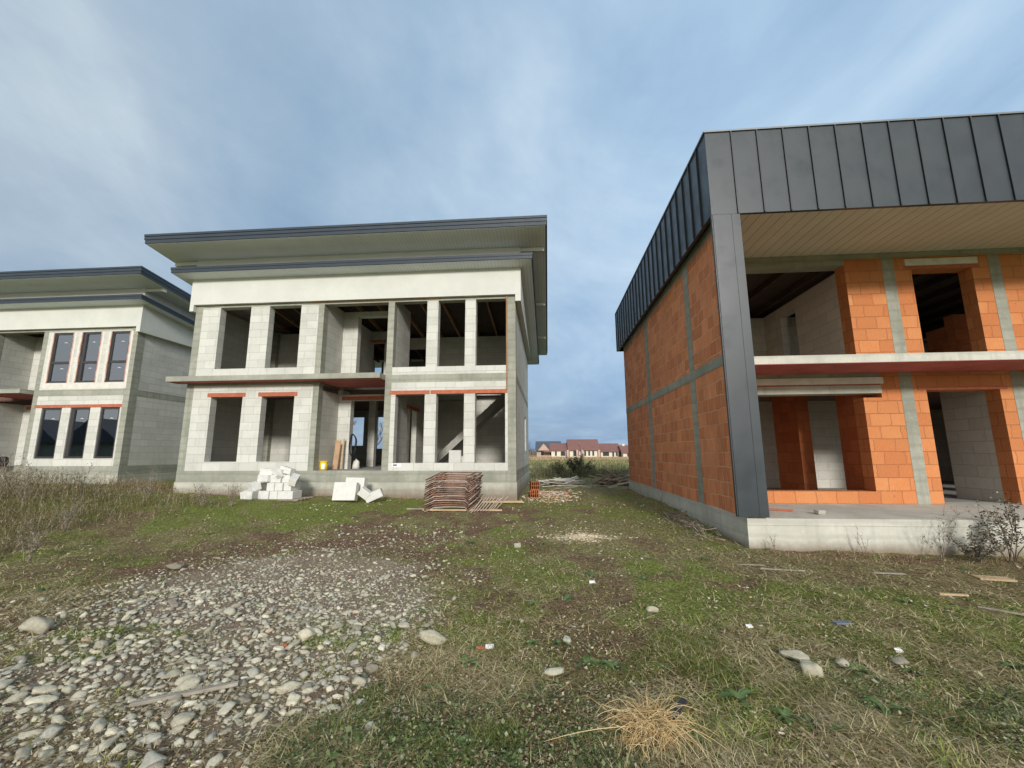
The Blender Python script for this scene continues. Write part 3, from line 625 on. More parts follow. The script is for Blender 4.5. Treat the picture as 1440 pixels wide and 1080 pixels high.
# ================================================================== ground sheet
def in_poly(x, y, poly):
    x = np.asarray(x, float); y = np.asarray(y, float); c = np.zeros(x.shape, bool); n = len(poly)
    for i in range(n):
        x0, y0 = poly[i]; x1, y1 = poly[(i+1) % n]
        if y0 == y1: continue
        c ^= ((y0 > y) != (y1 > y)) & (x < (x1-x0)*(y-y0)/(y1-y0)+x0)
    return c
def soft_poly(x, y, poly, soft, o=0):
    """share of jittered samples inside the polygon: a soft, ragged edge"""
    a = 0
    for k in range(4):
        jx = (fbm(x, y, .8, 20+k+o)-.5)*soft*4; jy = (fbm(x, y, .8, 40+k+o)-.5)*soft*4
        a = a+in_poly(x+jx, y+jy, poly)
    return a/4
P = lambda *uv: [tuple(on_ground(u, v)[:2]) for u, v in uv]
GRAVEL = P((-260, 1000), (0, 905), (110, 885), (215, 822), (330, 790), (430, 772), (540, 778), (600, 805), (610, 840), (590, 880), (540, 930), (490, 985), (440, 1040), (400, 1100), (-300, 1300))
GRAVEL += []
SOIL = P((-200, 865), (0, 845), (180, 815), (330, 770), (450, 745), (560, 735), (640, 740), (640, 790), (625, 850), (600, 905), (560, 980), (520, 1000), (470, 1100), (-300, 1300))
BANK = P((-300, 668), (0, 668), (250, 690), (300, 735), (200, 800), (0, 830), (-300, 850))
FRONT = P((960, 775), (1050, 772), (1460, 785), (1600, 850), (1440, 850), (1200, 830), (1000, 810))
PASS = P((740, 690), (880, 690), (1000, 760), (1040, 800), (940, 800), (800, 790), (720, 740))
YARD = P((240, 790), (330, 735), (470, 710), (740, 712), (780, 745), (720, 800), (660, 840), (600, 900), (560, 960), (500, 1000), (440, 1100), (400, 1100), (560, 760))
SAW = [(-.02, 8.35, .62), (.62, 8.0, .38), (1.25, 7.4, .32), (.35, 7.1, .36), (.8, 9.0, .25)]
sw = on_ground(820, 755)
def masks(x, y):
    g = soft_poly(x, y, GRAVEL, .35); s = soft_poly(x, y, SOIL, 1.1, 3); b = soft_poly(x, y, BANK, .8, 5); f = soft_poly(x, y, FRONT, .35, 7); ps = soft_poly(x, y, PASS, .5, 9)
    s = np.maximum(s, .85*soft_poly(x, y, YARD, 1.0, 11)*sstep(.42, .56, fbm(x, y, .95, 160)))
    d = np.sqrt(((x-sw.x)/.75)**2+((y-sw.y)/.5)**2); w = np.clip(1.05-d, 0, 1)*(fbm(x, y, .3, 33) > .47)
    patch = fbm(x, y, 1.15, 12); fine = fbm(x, y, .35, 15)
    green = sstep(.37, .55, patch*.5+fine*.5)
    green = green*(1-.62*s)*(1-.80*g)*(1-.75*f)*(1-.35*ps)*(1-.30*b)
    green = green*(1-.6*sstep(.56, .68, fbm(x, y, 1.0, 18)))
    green = np.maximum(green, .85*g*sstep(.60, .68, fbm(x, y, .9, 140)))
    soil = np.clip(np.maximum(s*(.35+.65*sstep(.38, .58, fine)), f*.40)+sstep(.56, .68, fbm(x, y, 1.0, 18))*.55, 0, 1)
    return g, soil, green, b, w
xs = np.unique(np.concatenate([-np.geomspace(15, 3000, 34), np.arange(-15, -5, .13), np.arange(-5, 4.6, .05), np.arange(4.6, 10, .13), np.geomspace(10, 3000, 34)]))
ys = np.unique(np.concatenate([-np.geomspace(2, 3000, 26), np.arange(-2, 1.8, .4), np.arange(1.8, 8, .05), np.arange(8, 15, .12), np.geomspace(15, 4000, 60)]))
GX, GY = np.meshgrid(xs, ys); GZ = ground_h(GX, GY)
nx, ny = len(xs), len(ys)
gv = np.stack([GX.ravel(), GY.ravel(), GZ.ravel()], 1)
ii = np.arange(nx*ny).reshape(ny, nx)
gf = np.stack([ii[:-1, :-1].ravel(), ii[:-1, 1:].ravel(), ii[1:, 1:].ravel(), ii[1:, :-1].ravel()], 1)
def m_ground():
    m = N('ground_soil_and_moss'); p = m.pos()
    at = m.n('ShaderNodeAttribute', attribute_name='zone'); sp = m.n('ShaderNodeSeparateColor', {0: at.outputs['Color']})
    at2 = m.n('ShaderNodeAttribute', attribute_name='zone2'); sp2 = m.n('ShaderNodeSeparateColor', {0: at2.outputs['Color']})
    n1 = m.noise(3.0, 9, .7, vec=p); n2 = m.noise(28, 8, .72, vec=p); n3 = m.noise(110, 4, .7, vec=p); n4 = m.noise(.25, 4, .6, vec=p)
    soil = m.ramp(n2, [(.32, (.075, .042, .028)), (.48, (.175, .108, .07)), (.62, (.29, .20, .13)), (.8, (.48, .38, .26))])
    matt = m.ramp(n2, [(.32, (.075, .068, .027)), (.48, (.21, .19, .082)), (.62, (.37, .33, .165)), (.8, (.58, .52, .32))])
    grn = m.ramp(n2, [(.32, (.06, .075, .016)), (.48, (.165, .20, .044)), (.62, (.28, .30, .085)), (.8, (.47, .45, .20))])
    c = m.mix(m.remap(m.math('ADD', sp.outputs[2], m.math('MULTIPLY', m.math('SUBTRACT', n1, .5), 1.0)), .3, .75), matt, grn)
    c = m.mix(m.remap(m.math('ADD', sp.outputs[1], m.math('MULTIPLY', m.math('SUBTRACT', n1, .5), .9)), .25, .7), c, soil)
    grav = m.ramp(n3, [(.3, (.17, .12, .085)), (.5, (.32, .255, .19)), (.7, (.52, .46, .36))])
    c = m.mix(m.math('MULTIPLY', sp.outputs[0], .75), c, grav)
    c = m.mix(sp2.outputs[0], c, m.ramp(n3, [(.35, (.42, .30, .15)), (.6, (.62, .52, .34))]))
    # open field further off: straw then green sward
    d = m.n('ShaderNodeSeparateXYZ', {0: p}).outputs[1]
    fld = m.ramp(m.remap(m.math('ADD', d, m.math('MULTIPLY', m.math('SUBTRACT', n4, .5), 26.0)), 20, 130), [(0, (.16, .15, .075)), (.18, (.15, .17, .06)), (.5, (.17, .185, .07)), (.62, (.30, .235, .13)), (1, (.30, .22, .12))])
    fld = m.mix(m.remap(m.noise(.6, 6, .7, vec=p), .35, .7, 0, .5), fld, (.10, .105, .045))
    c = m.mix(m.remap(d, 17, 26), c, fld)
    h = m.math('ADD', m.math('MULTIPLY', n2, 1.0), m.math('MULTIPLY', n3, .35))
    return m.bsdf(c, .96, .1, bump=h, bs=1.0, bd=.05)
ground = np_mesh('ground', gv, gf, m_ground(), 'rough muddy plot with patchy grass', 'structure', True)
g_, s_, gr_, b_, w_ = masks(GX.ravel(), GY.ravel())
for nm, arr in (('zone', (g_, s_, gr_)), ('zone2', (w_, b_, b_*0))):
    ca = ground.data.attributes.new(nm, 'FLOAT_COLOR', 'POINT')
    ca.data.foreach_set('color', np.stack([*arr, np.ones_like(g_)], 1).astype(np.float32).ravel())

# ================================================================== scattered matter
def footprint(x, y):
    """inside a building"""
    return ((x > -11.4) & (x < -.8) & (y > 12.33)) | ((x > 3.03) & (y > 7.08)) | ((x < -15.5) & (y > 14.5)) | ((x > -11.4) & (x < -.85) & (y > 12.33))
def sample(n, y0, y1, power=1.6, xpad=1.3, xlim=None):
    """random ground points, denser towards the camera"""
    u = rng.random(n*2); a = 1-power
    y = (y0**a+u*(y1**a-y0**a))**(1/a) if abs(a) > 1e-3 else y0*(y1/y0)**u
    lo_, hi_ = -y*1.38-xpad-.3, y*1.12+xpad
    x = lo_+(hi_-lo_)*rng.random(n*2)
    k = ~footprint(x, y); x, y = x[k], y[k]
    return x, y
def blades(x, y, length, width, lean, curl=.5, segs=2, lift=0.0, azim=None):
    """bent tapering blades rooted on the ground; one face strip each"""
    n = len(x); z = ground_h(x, y)-.004+lift
    az = rng.random(n)*2*np.pi if azim is None else azim
    d = np.stack([np.cos(az), np.sin(az)], 1); s = np.stack([-d[:, 1], d[:, 0]], 1)
    pts = []; L = length
    for k in range(segs+1):
        t = k/segs; th = lean+curl*t                              # angle from vertical
        if k == 0: cx = np.zeros(n); cz = np.zeros(n)
        else:
            cx = cx+np.sin(np.minimum(th, 1.75))*L/segs; cz = cz+np.cos(np.minimum(th, 1.75))*L/segs
        cz2 = np.maximum(cz, .004)
        w = width*(1-.85*t) if k < segs else width*0.06
        for sg in (-1, 1):
            pts.append(np.stack([x+d[:, 0]*cx+s[:, 0]*w*sg*.5, y+d[:, 1]*cx+s[:, 1]*w*sg*.5, z+cz2], 1))
    V = np.stack(pts, 1).reshape(-1, 3); m = 2*(segs+1); base = np.arange(n)[:, None]*m
    F = np.concatenate([base+np.array([2*k, 2*k+1, 2*k+3, 2*k+2]) for k in range(segs)], 0)
    return V, F
def leaves(x, y, size, tilt, lift):
    n = len(x); z = ground_h(x, y)+lift; az = rng.random(n)*2*np.pi
    d = np.stack([np.cos(az)*np.cos(tilt), np.sin(az)*np.cos(tilt), np.sin(tilt)], 1); s = np.stack([-np.sin(az), np.cos(az), rng.normal(0, .25, n)], 1)
    c = np.stack([x, y, z], 1); a = size[:, None]
    V = np.stack([c, c+d*a*.5+s*a*.36, c+d*a, c+d*a*.5-s*a*.36], 1).reshape(-1, 3)
    V[:, 2] = np.maximum(V[:, 2], np.repeat(z-lift+.003, 4)); F = np.arange(n)[:, None]*4+np.arange(4); return V, F
GREEN = [(0, (.045, .075, .012)), (.3, (.13, .215, .03)), (.55, (.23, .33, .05)), (.72, (.36, .41, .085)), (.85, (.50, .45, .18)), (1, (.62, .54, .30))]
DRY = [(0, (.11, .08, .035)), (.4, (.29, .235, .11)), (.7, (.45, .37, .19)), (.92, (.60, .51, .31)), (1, (.62, .54, .36))]
BROWN = [(0, (.06, .032, .02)), (.5, (.165, .09, .055)), (.85, (.27, .17, .11)), (1, (.42, .31, .21))]
M_green = m_island('grass_blades', GREEN, .7, .2, trans=.25); M_dry = m_island('dry_grass_blades', DRY, .9, .1); M_brown = m_island('brown_litter', BROWN, .95, .05)
M_leaf = m_island('small_leaves', [(0, (.035, .055, .016)), (.45, (.085, .125, .036)), (.75, (.15, .19, .07)), (.9, (.27, .28, .15)), (1, (.42, .40, .27))], .6, .3, trans=.2)
M_weed = m_island('weed_stems', [(0, (.05, .04, .018)), (.3, (.10, .105, .032)), (.55, (.18, .12, .055)), (.75, (.30, .24, .17)), (1, (.42, .36, .27))], .95, .05)
def keep(x, y, w, k=1.0):
    m = rng.random(len(x)) < np.clip(w*k, 0, 1); return x[m], y[m]
def scat(name, mat, label, gen): 
    V, F = gen; return np_mesh(name, V, F, mat, label)
def join(*vf):
    V, F, n = [], [], 0
    for v, f in vf: V.append(v); F.append(f+n); n += len(v)
    return np.concatenate(V), np.concatenate(F)
# short green sward
x, y = sample(280000, 1.7, 14.5, 1.9); g, s, gr, b, w = masks(x, y); tuft = sstep(.45, .7, fbm(x, y, .22, 60))
x, y = keep(x, y, (gr*1.0+.10*(1-g)+b*.3)*(.3+1.0*tuft)); k = len(x)
tl = sstep(.5, .72, fbm(x, y, .5, 61))
V1 = blades(x, y, rng.uniform(.018, .060, k)*(1+1.0*tl), rng.uniform(.0028, .0062, k)*(1+y*.11), rng.uniform(.4, 1.5, k), .7)
# lush tussocks
tuss = [(on_ground(u, v), r, hh) for u, v, r, hh in ((965, 905, .22, .12), (1010, 950, .18, .11), (930, 930, .2, .08), (518, 985, .07, .10), (725, 880, .12, .08), (700, 910, .1, .07), (870, 950, .16, .08), (1250, 915, .28, .09), (1180, 850, .2, .06), (1130, 975, .14, .10), (1330, 1010, .2, .08), (700, 1045, .12, .13), (640, 1060, .12, .1), (760, 770, .3, .05), (170, 790, .4, .09), (330, 745, .5, .08), (100, 760, .5, .1), (510, 780, .3, .05), (1400, 920, .3, .09), (880, 715, .5, .06), (920, 740, .4, .07))]
tv = []
for c, r, hh in tuss:
    n = int(1200*min(1.2, r/.2)); a = rng.random(n)*6.283; q = np.sqrt(rng.random(n))*r*(1+.4*rng.normal(0, .4, n))
    X, Y = c.x+np.cos(a)*q*1.3, c.y+np.sin(a)*q; ok = ~footprint(X, Y); X, Y = X[ok], Y[ok]
    tv.append(blades(X, Y, rng.uniform(.35, 1.15, len(X))*hh, rng.uniform(.002, .0045, len(X)), rng.uniform(.1, 1.1, len(X)), 1.0, 3))
scat('grass', M_green, 'short patchy green grass over the plot', V1); scat('tall_grass', m_island('tussock_blades', [(0, (.05, .075, .014)), (.45, (.115, .165, .03)), (.75, (.22, .26, .055)), (.9, (.36, .33, .10)), (1, (.50, .42, .20))], .6, .25, trans=.3), 'longer yellow green grass tufts', join(*tv))
# matted dry grass lying on the soil
x, y = sample(400000, 1.7, 15, 2.0); g, s, gr, b, w = masks(x, y); cl = sstep(.38, .62, fbm(x, y, .6, 70))
x2, y2 = keep(x, y, (.68-.38*gr-.35*np.clip(s-.3, 0, 1)+.3*b-.35*sstep(.56, .68, fbm(x, y, 1.0, 18)))*(1-.9*g)*(.25+.8*cl)); k = len(x2)
V2 = blades(x2, y2, rng.uniform(.04, .16, k), rng.uniform(.0018, .0040, k)*(1+y2*.13), rng.uniform(.9, 1.65, k), .35, 2, lift=rng.random(k)*.015)
scat('dry_grass', M_dry, 'flattened dry grass and straw on the soil', V2)
x, y = sample(180000, 1.7, 13, 2.0); g, s, gr, b, w = masks(x, y)
x, y = keep(x, y, (s*.55+.12+.25*b)*(1-.65*g)); k = len(x)
scat('soil_litter', M_brown, 'dark reddish brown rotten plant litter and crumbs', blades(x, y, rng.uniform(.012, .07, k), rng.uniform(.002, .005, k)*(1+y*.1), rng.uniform(.8, 1.65, k), .3, 1, lift=rng.random(k)*.008))
# clover and other small leaves
x, y = sample(260000, 1.7, 10, 2.2); g, s, gr, b, w = masks(x, y); cl = sstep(.52, .66, fbm(x, y, .75, 80))
near_c = np.exp(-((x+.75)/.8)**2-((y-2.55)/.45)**2)
x, y = keep(x, y, (gr*.5*cl+near_c*.5)*(1-g)); k = len(x)
scat('clover', M_leaf, 'low clover and small weed leaves', leaves(x, y, np.exp(rng.normal(-4.3, .4, k)), rng.uniform(-.3, 1.0, k), rng.uniform(.005, .04, k)))
x, y = sample(170000, 1.7, 12, 2.1); g, s, gr, b, w = masks(x, y); x, y = keep(x, y, (.5-.2*gr)*(1-.8*g)*sstep(.4, .62, fbm(x, y, .45, 150))); k = len(x)
scat('dead_leaves', m_island('dead_leaf', [(0, (.09, .055, .03)), (.4, (.22, .15, .085)), (.75, (.36, .28, .16)), (1, (.52, .45, .30))], .9, .1), 'shrivelled dead leaves and stems trodden into the grass', leaves(x, y, rng.uniform(.008, .028, k), rng.uniform(-.3, .5, k), rng.uniform(.003, .02, k)))
# pale chips: wood shavings, block crumbs
def chips(xx, yy, sz, name, mat, label):
    n = len(xx); z = ground_h(xx, yy)+.004; az = rng.random(n)*6.283; c = np.stack([xx, yy, z], 1)
    d = np.stack([np.cos(az), np.sin(az), rng.normal(0, .2, n)], 1)*sz[:, None]; s = np.stack([-np.sin(az), np.cos(az), rng.normal(0, .2, n)], 1)*(sz*rng.uniform(.25, .8, n))[:, None]
    up = np.zeros((n, 3)); up[:, 2] = sz*.35
    B = [c-d-s, c+d*.8-s, c+d+s*.9, c-d*.9+s]; V = np.stack(B+[b+up for b in B], 1).reshape(-1, 3)
    q = np.array([[0, 3, 2, 1], [4, 5, 6, 7], [0, 1, 5, 4], [1, 2, 6, 5], [2, 3, 7, 6], [3, 0, 4, 7]])
    F = (np.arange(n)[:, None, None]*8+q).reshape(-1, 4); return np_mesh(name, V, F, mat, label)
n = 800; x = sw.x+rng.standard_t(3, n)*.22; y = sw.y+rng.standard_t(3, n)*.15
x2, y2 = sample(420, 2.4, 15, 1.3); x = np.concatenate([x, x2]); y = np.concatenate([y, y2])
x3 = rng.uniform(-7.5, 2.9, 500); y3 = rng.uniform(8.5, 12.2, 500)+.0*x3; kk = fbm(x3, y3, 1.1, 90) > .52; x = np.concatenate([x, x3[kk]]); y = np.concatenate([y, y3[kk]])
x4 = rng.normal(-.1, .5, 500); y4 = rng.normal(13.6, 1.0, 500); x = np.concatenate([x, x4]); y = np.concatenate([y, y4]); ok = ~footprint(x, y); x, y = x[ok], y[ok]
chips(x, y, rng.uniform(.004, .013, len(x))*(1+.08*y), 'wood_chips', m_island('chips', [(0, (.45, .33, .17)), (.5, (.60, .50, .34)), (1, (.70, .67, .58))], .95, .05), 'pale wood shavings and block crumbs strewn over the ground')
# dry brown weeds on the bank at the left
def weed_stems(x, y, hh, spread=.35, name='dry_weeds', label='', mat=None, w=.006, side=5):
    vf = []; n = len(x); az = rng.random(n)*6.283; le = np.abs(rng.normal(0, spread, n)); L = hh
    vf.append(blades(x, y, L, np.full(n, w), le, .25, 3, azim=az))
    for j in range(side):
        t = rng.uniform(.3, .95, n); bx = x+np.cos(az)*np.sin(le)*L*t; by = y+np.sin(az)*np.sin(le)*L*t
        V, F = blades(bx, by, L*rng.uniform(.10, .3, n), np.full(n, w*rng.uniform(.8, 2.2)), rng.uniform(.2, 1.2, n), .5, 2)
        V = V.reshape(n, -1, 3); V[:, :, 2] += (ground_h(x, y)-ground_h(bx, by)+np.cos(le)*L*t)[:, None]; vf.append((V.reshape(-1, 3), F))
    V, F = join(*vf); return np_mesh(name, V, F, mat or M_weed, label)
def band_pts(poly, n, o=0):
    px = [p[0] for p in poly]; py = [p[1] for p in poly]; x = rng.uniform(min(px), max(px), n); y = rng.uniform(min(py), max(py), n); k = in_poly(x, y, poly) & ~footprint(x, y); return x[k], y[k]
WB = P((-160, 686), (0, 690), (120, 695), (250, 702), (330, 710), (240, 728), (130, 745), (30, 772), (-160, 830))
x, y = band_pts(WB, 34000); d = sstep(.3, .6, fbm(x, y, 1.3, 95)); x, y = keep(x, y, .35+.65*d)
k = len(x); tall = np.interp(x, [-12, -9, -6, -4], [.75, .55, .35, .15])
weed_stems(x, y, rng.uniform(.12, .46, k)*tall+.05, .5, 'dry_weeds', 'thick tangle of dry brown weeds on the bank in front of the left houses')
W2 = P((-160, 676), (0, 678), (110, 683), (245, 694), (250, 700), (120, 705), (0, 705), (-160, 705))
x, y = band_pts(W2, 7000); k = len(x)
weed_stems(x, y, rng.uniform(.2, .75, k)*np.interp(x, [-16, -11, -9], [1, .5, .3]), .22, 'tall_dry_weeds', 'tall thin dry weed stalks in front of the glazed house', side=7)
# reddish dry grass against the plinths
for nm, lab, seg, n, hh in (('plinth_grass', 'reddish dry grass along the foot of the middle house', ((-11.2, 12.28), (-1.0, 12.28)), 1500, .16), ('plinth_grass', 'dry brown grass along the foot of the brick building', ((3.3, 6.98), (9.5, 6.98)), 2200, .11), ('plinth_grass', 'rust coloured dry grass in the gap between the two block houses', ((-15.3, 14.2), (-11.5, 13.4)), 1500, .42), ('plinth_grass', 'sparse dry stalks along the side wall of the brick building', ((2.95, 8.0), (2.95, 16.5)), 500, .16)):
    t = rng.random(n); x = seg[0][0]+(seg[1][0]-seg[0][0])*t+rng.normal(0, .1, n); y = seg[0][1]+(seg[1][1]-seg[0][1])*t-np.abs(rng.normal(0, .28, n))*(1 if seg[0][0] != 2.95 else 0)
    if seg[0][0] == 2.95: x = 2.98-np.abs(rng.normal(0, .12, n))
    kk = (fbm(x, y, .7, 99) > .42) & ~footprint(x, y); x, y = x[kk], y[kk]
    np_mesh(nm, *blades(x, y, rng.uniform(.3, 1.3, len(x))*hh, rng.uniform(.003, .007, len(x)), rng.uniform(.05, .7, len(x)), .6, 3), m_island('red_grass', [(0, (.15, .08, .05)), (.5, (.28, .17, .10)), (1, (.42, .33, .22))], .9, .1), lab)
# grass and weeds of the field beyond the houses
x = rng.uniform(-6, 14, 26000); y = 18+rng.random(26000)**1.5*70; kk = (~footprint(x, y)) | (y > 21); kk &= (x < 4.2+y*.12) & (x > -3.5-.02*y); kk &= ~((x < -.85) & (y < 20.8)) & ~((x > 3.0) & (y < 17.0)); x, y = x[kk], y[kk]; k = len(x)
hh = rng.uniform(.06, .22, k)*(.4+1.3*sstep(.4, .65, fbm(x, y, 5, 101))); hh *= np.where(y < 24, .45, 1)
np_mesh('field_grass', *blades(x, y, hh, .012+.0007*y, rng.uniform(.05, .5, k), .5, 2), m_island('field_blades', [(0, (.12, .13, .045)), (.4, (.20, .20, .08)), (.75, (.32, .28, .15)), (1, (.44, .36, .21))], .9, .1), 'yellow green grass of the field beyond the passage')
x = rng.uniform(-12, 32, 15000); y = rng.uniform(80, 117, 15000); k = len(x)
np_mesh('field_straw', *blades(x, y, rng.uniform(.2, .6, k), np.full(k, .09), rng.uniform(.05, .4, k), .4, 2), m_island('straw_far', [(0, (.26, .17, .09)), (.5, (.40, .28, .16)), (1, (.50, .38, .24))], .9, .1), 'belt of rusty brown dry grass in front of the far houses')
x = rng.uniform(-.8, 6.0, 1500); y = rng.uniform(23.5, 27, 1500); kk = ~((x > 3.0) & (y < 17)); x, y = x[kk], y[kk]
weed_stems(x, y, rng.uniform(.25, .8, len(x)), .25, 'field_weeds', 'grey green weeds at the edge of the field', m_island('grey_weed', [(0, (.09, .085, .045)), (.6, (.17, .16, .085)), (1, (.30, .26, .17))], .95, .05), w=.014, side=5)

# ================================================================== stones
def ico(sub, seed, flat):
    import bmesh
    bm = bmesh.new(); bmesh.ops.create_icosphere(bm, subdivisions=sub, radius=1.0); r = random.Random(seed)
    dirs = [(Vector((r.gauss(0, 1), r.gauss(0, 1), r.gauss(0, 1))).normalized(), r.uniform(.45, .85)) for _ in range(7)]
    sx, sy = r.uniform(1.0, 1.35), r.uniform(.72, .95)
    for v in bm.verts:
        c = v.co.copy()
        for d, l in dirs:                                   # cut facets, softly
            t = c.dot(d)
            if t > l: c -= d*(t-l)*.75
        c *= 1+.06*(math.sin(c.x*5+seed)+math.sin(c.y*6+seed*2)+math.sin(c.z*7))
        v.co = Vector((c.x*sx, c.y*sy, c.z*flat))
    bmesh.ops.recalc_face_normals(bm, faces=bm.faces); bm.verts.ensure_lookup_table(); bm.verts.index_update()
    V = np.array([v.co[:] for v in bm.verts]); F = np.array([[v.index for v in f.verts] for f in bm.faces]); bm.free(); return V, F
STONE = [(0, (.19, .165, .12)), (.25, (.33, .30, .22)), (.45, (.45, .415, .30)), (.6, (.33, .32, .265)), (.74, (.41, .39, .31)), (.88, (.55, .505, .36)), (.96, (.62, .58, .45)), (1, (.42, .27, .18))]
M_stone = m_island('river_stone', STONE, .8, .3, noise=.35, use_obj=True, nscale=3.0); M_gravel = m_island('gravel_stone', STONE, .85, .25, noise=.3, nscale=40.0)
VAR = [ico(3, s, f) for s, f in ((1, .55), (2, .7), (3, .42), (4, .62), (5, .8), (6, .5), (7, .35), (8, .6))]
meshes = []
for i, (V, F) in enumerate(VAR):
    me = bpy.data.meshes.new('river_stone'); me.from_pydata(V.tolist(), [], F.tolist()); me.polygons.foreach_set('use_smooth', [True]*len(F)); me.materials.append(M_stone); me.update(); meshes.append(me)
def stone(x, y, r, var, label, group=None, rz=None, tilt=.15, sink=.35, squash=1.0):
    o = bpy.data.objects.new('river_stone', meshes[var]); COL.objects.link(o); o.location = (x, y, gh(x, y)+r*.5*(1-sink)*.9)
    o.scale = (r, r, r*squash); o.rotation_euler = (rnd.gauss(0, tilt), rnd.gauss(0, tilt), rnd.uniform(0, 6.28) if rz is None else rz)
    return tag(o, label, 'stone', group)
named = [(50, 886, 18, 3, 'large flat pale boulder lying alone at the far left edge of the gravel'), (1142, 944, 15, 4, 'round cream stone, the brightest of the stones in the grass on the right side'), (1121, 926, 16, 6, 'long pale stone touching the round cream stone'), (1186, 937, 10, 1, 'small angular grey stone just right of the round cream stone'), (1268, 934, 11, 5, 'smooth oval stone alone furthest right in the grass'), (778, 948, 13, 2, 'flat brownish oval stone half sunk between the broad leaves'), (609, 901, 16, 0, 'large pale oval stone at the edge of gravel and grass'), (917, 860, 8, 3, 'single tan stone standing upright in bare soil'), (798, 902, 7, 4, 'small white rough stone above the broad leaf plant'), (570, 883, 9, 5, 'round sandy stone left of the large pale oval one'), (430, 898, 13, 1, 'rounded grey stone on brown soil at the right part of the gravel'), (505, 962, 10, 3, 'lone grey stone in the dark soil near the green tuft'), (475, 981, 6, 0, 'small whitish stone on dark soil left of the green tuft'), (246, 799, 10, 2, 'pale stone at the grass edge above the gravel'), (600, 881, 6, 6, 'small white flat stone right beside the sandy stone'), (728, 768, 6, 4, 'small round stone on the worn grass left of the wood shavings')]
for u, v, px, var, lab in named:
    p = on_ground(u, v+px*.2); dist = (p-CAM).dot(Fv); stone(p.x, p.y, px*dist/FPX*1.02, var, lab, rz=rnd.uniform(-.4, .4), sink=.0)
# gravel spread: the 284 largest as objects of their own, the rest as one mass
n = 52000
x = rng.uniform(-7.5, 1.2, n); y = 1.9+7.0*rng.random(n)**1.25; inside = soft_poly(x, y, GRAVEL, .9)
core = np.clip(1.15-.24*np.hypot((x+3.2)*.75, y-3.0), .12, 1)*(.55+.9*sstep(.36, .55, fbm(x, y, .75, 130)))
pr = inside*core+(1-inside)*soft_poly(x, y, SOIL, .4, 3)*.16+.012
kk = (rng.random(n) < pr*1.0) & ~footprint(x, y); x, y = x[kk], y[kk]
rad = np.clip(np.exp(rng.normal(-4.32, .48, len(x))),   .006, .058)*(.8+.35*np.exp(-((x+3)/1.8)**2-((y-2.8)/1.6)**2))
# drop overlapping stones with a coarse grid
rad = rad*np.where(in_poly(x, y, P((0, 870), (420, 790), (520, 900), (450, 1100), (-400, 1300))), 1.12, 1.0)
order = np.argsort(-rad); taken = {}; sel = []
for i in order:
    cx_, cy_ = int(x[i]/.16), int(y[i]/.16); okk = True
    for a in (-1, 0, 1):
        for b2 in (-1, 0, 1):
            for j in taken.get((cx_+a, cy_+b2), ()):
                if (x[i]-x[j])**2+(y[i]-y[j])**2 < ((rad[i]+rad[j])*.66)**2: okk = False; break
    if okk: taken.setdefault((cx_, cy_), []).append(i); sel.append(i)
sel = np.array(sel); vis = (x[sel] > -1.33*y[sel]) ; app = rad[sel]/y[sel]*np.where(vis, 1, .01); sel = sel[np.argsort(-app)]
big, rest = sel[:280], sel[280:]
for i in big: stone(float(x[i]), float(y[i]), float(rad[i]), rnd.randrange(8), 'rounded grey or cream river stone in the gravel patch', 'river stones of the gravel patch', tilt=.22, sink=.62)
LOW = [ico(2, s+20, f) for s, f in ((1, .55), (2, .7), (3, .42), (4, .62), (5, .5), (6, .8))]
V, F, off = [], [], 0
for i in rest:
    v, f = LOW[int(rng.integers(6))]; a = rng.random()*6.283; c, s = math.cos(a), math.sin(a); t = rng.normal(0, .2); r = rad[i]*1.05
    w = v*r; w = np.stack([w[:, 0]*c-w[:, 1]*s, w[:, 0]*s+w[:, 1]*c, w[:, 2]+w[:, 0]*t], 1)+[x[i], y[i], gh(x[i], y[i])+r*.16]; V.append(w); F.append(f+off); off += len(v)
np_mesh('gravel', np.concatenate(V), np.concatenate(F), M_gravel, 'small river gravel between the larger stones', 'stuff', True)
# grit
x = rng.uniform(-7, .5, 30000); y = 1.9+6.5*rng.random(30000)**1.2; kk = rng.random(30000) < soft_poly(x, y, GRAVEL, .3)*.8; x, y = x[kk], y[kk]
chips(x, y, rng.uniform(.003, .009, len(x)), 'grit', m_island('grit_grains', STONE, .9, .1), 'fine grit between the stones')
# ================================================================== building materials and litter
def solid(name, mat, label, cat, loc, builder, group=None, bevel=0, rz=0):
    m = MB(); builder(m); me = m.mesh(name); me.materials.append(mat); o = bpy.data.objects.new(name, me); COL.objects.link(o)
    o.location = loc; o.rotation_euler.z = rz
    if bevel: b = o.modifiers.new('bevel', 'BEVEL'); b.width = bevel; b.segments = 2
    return tag(o, label, cat, group)
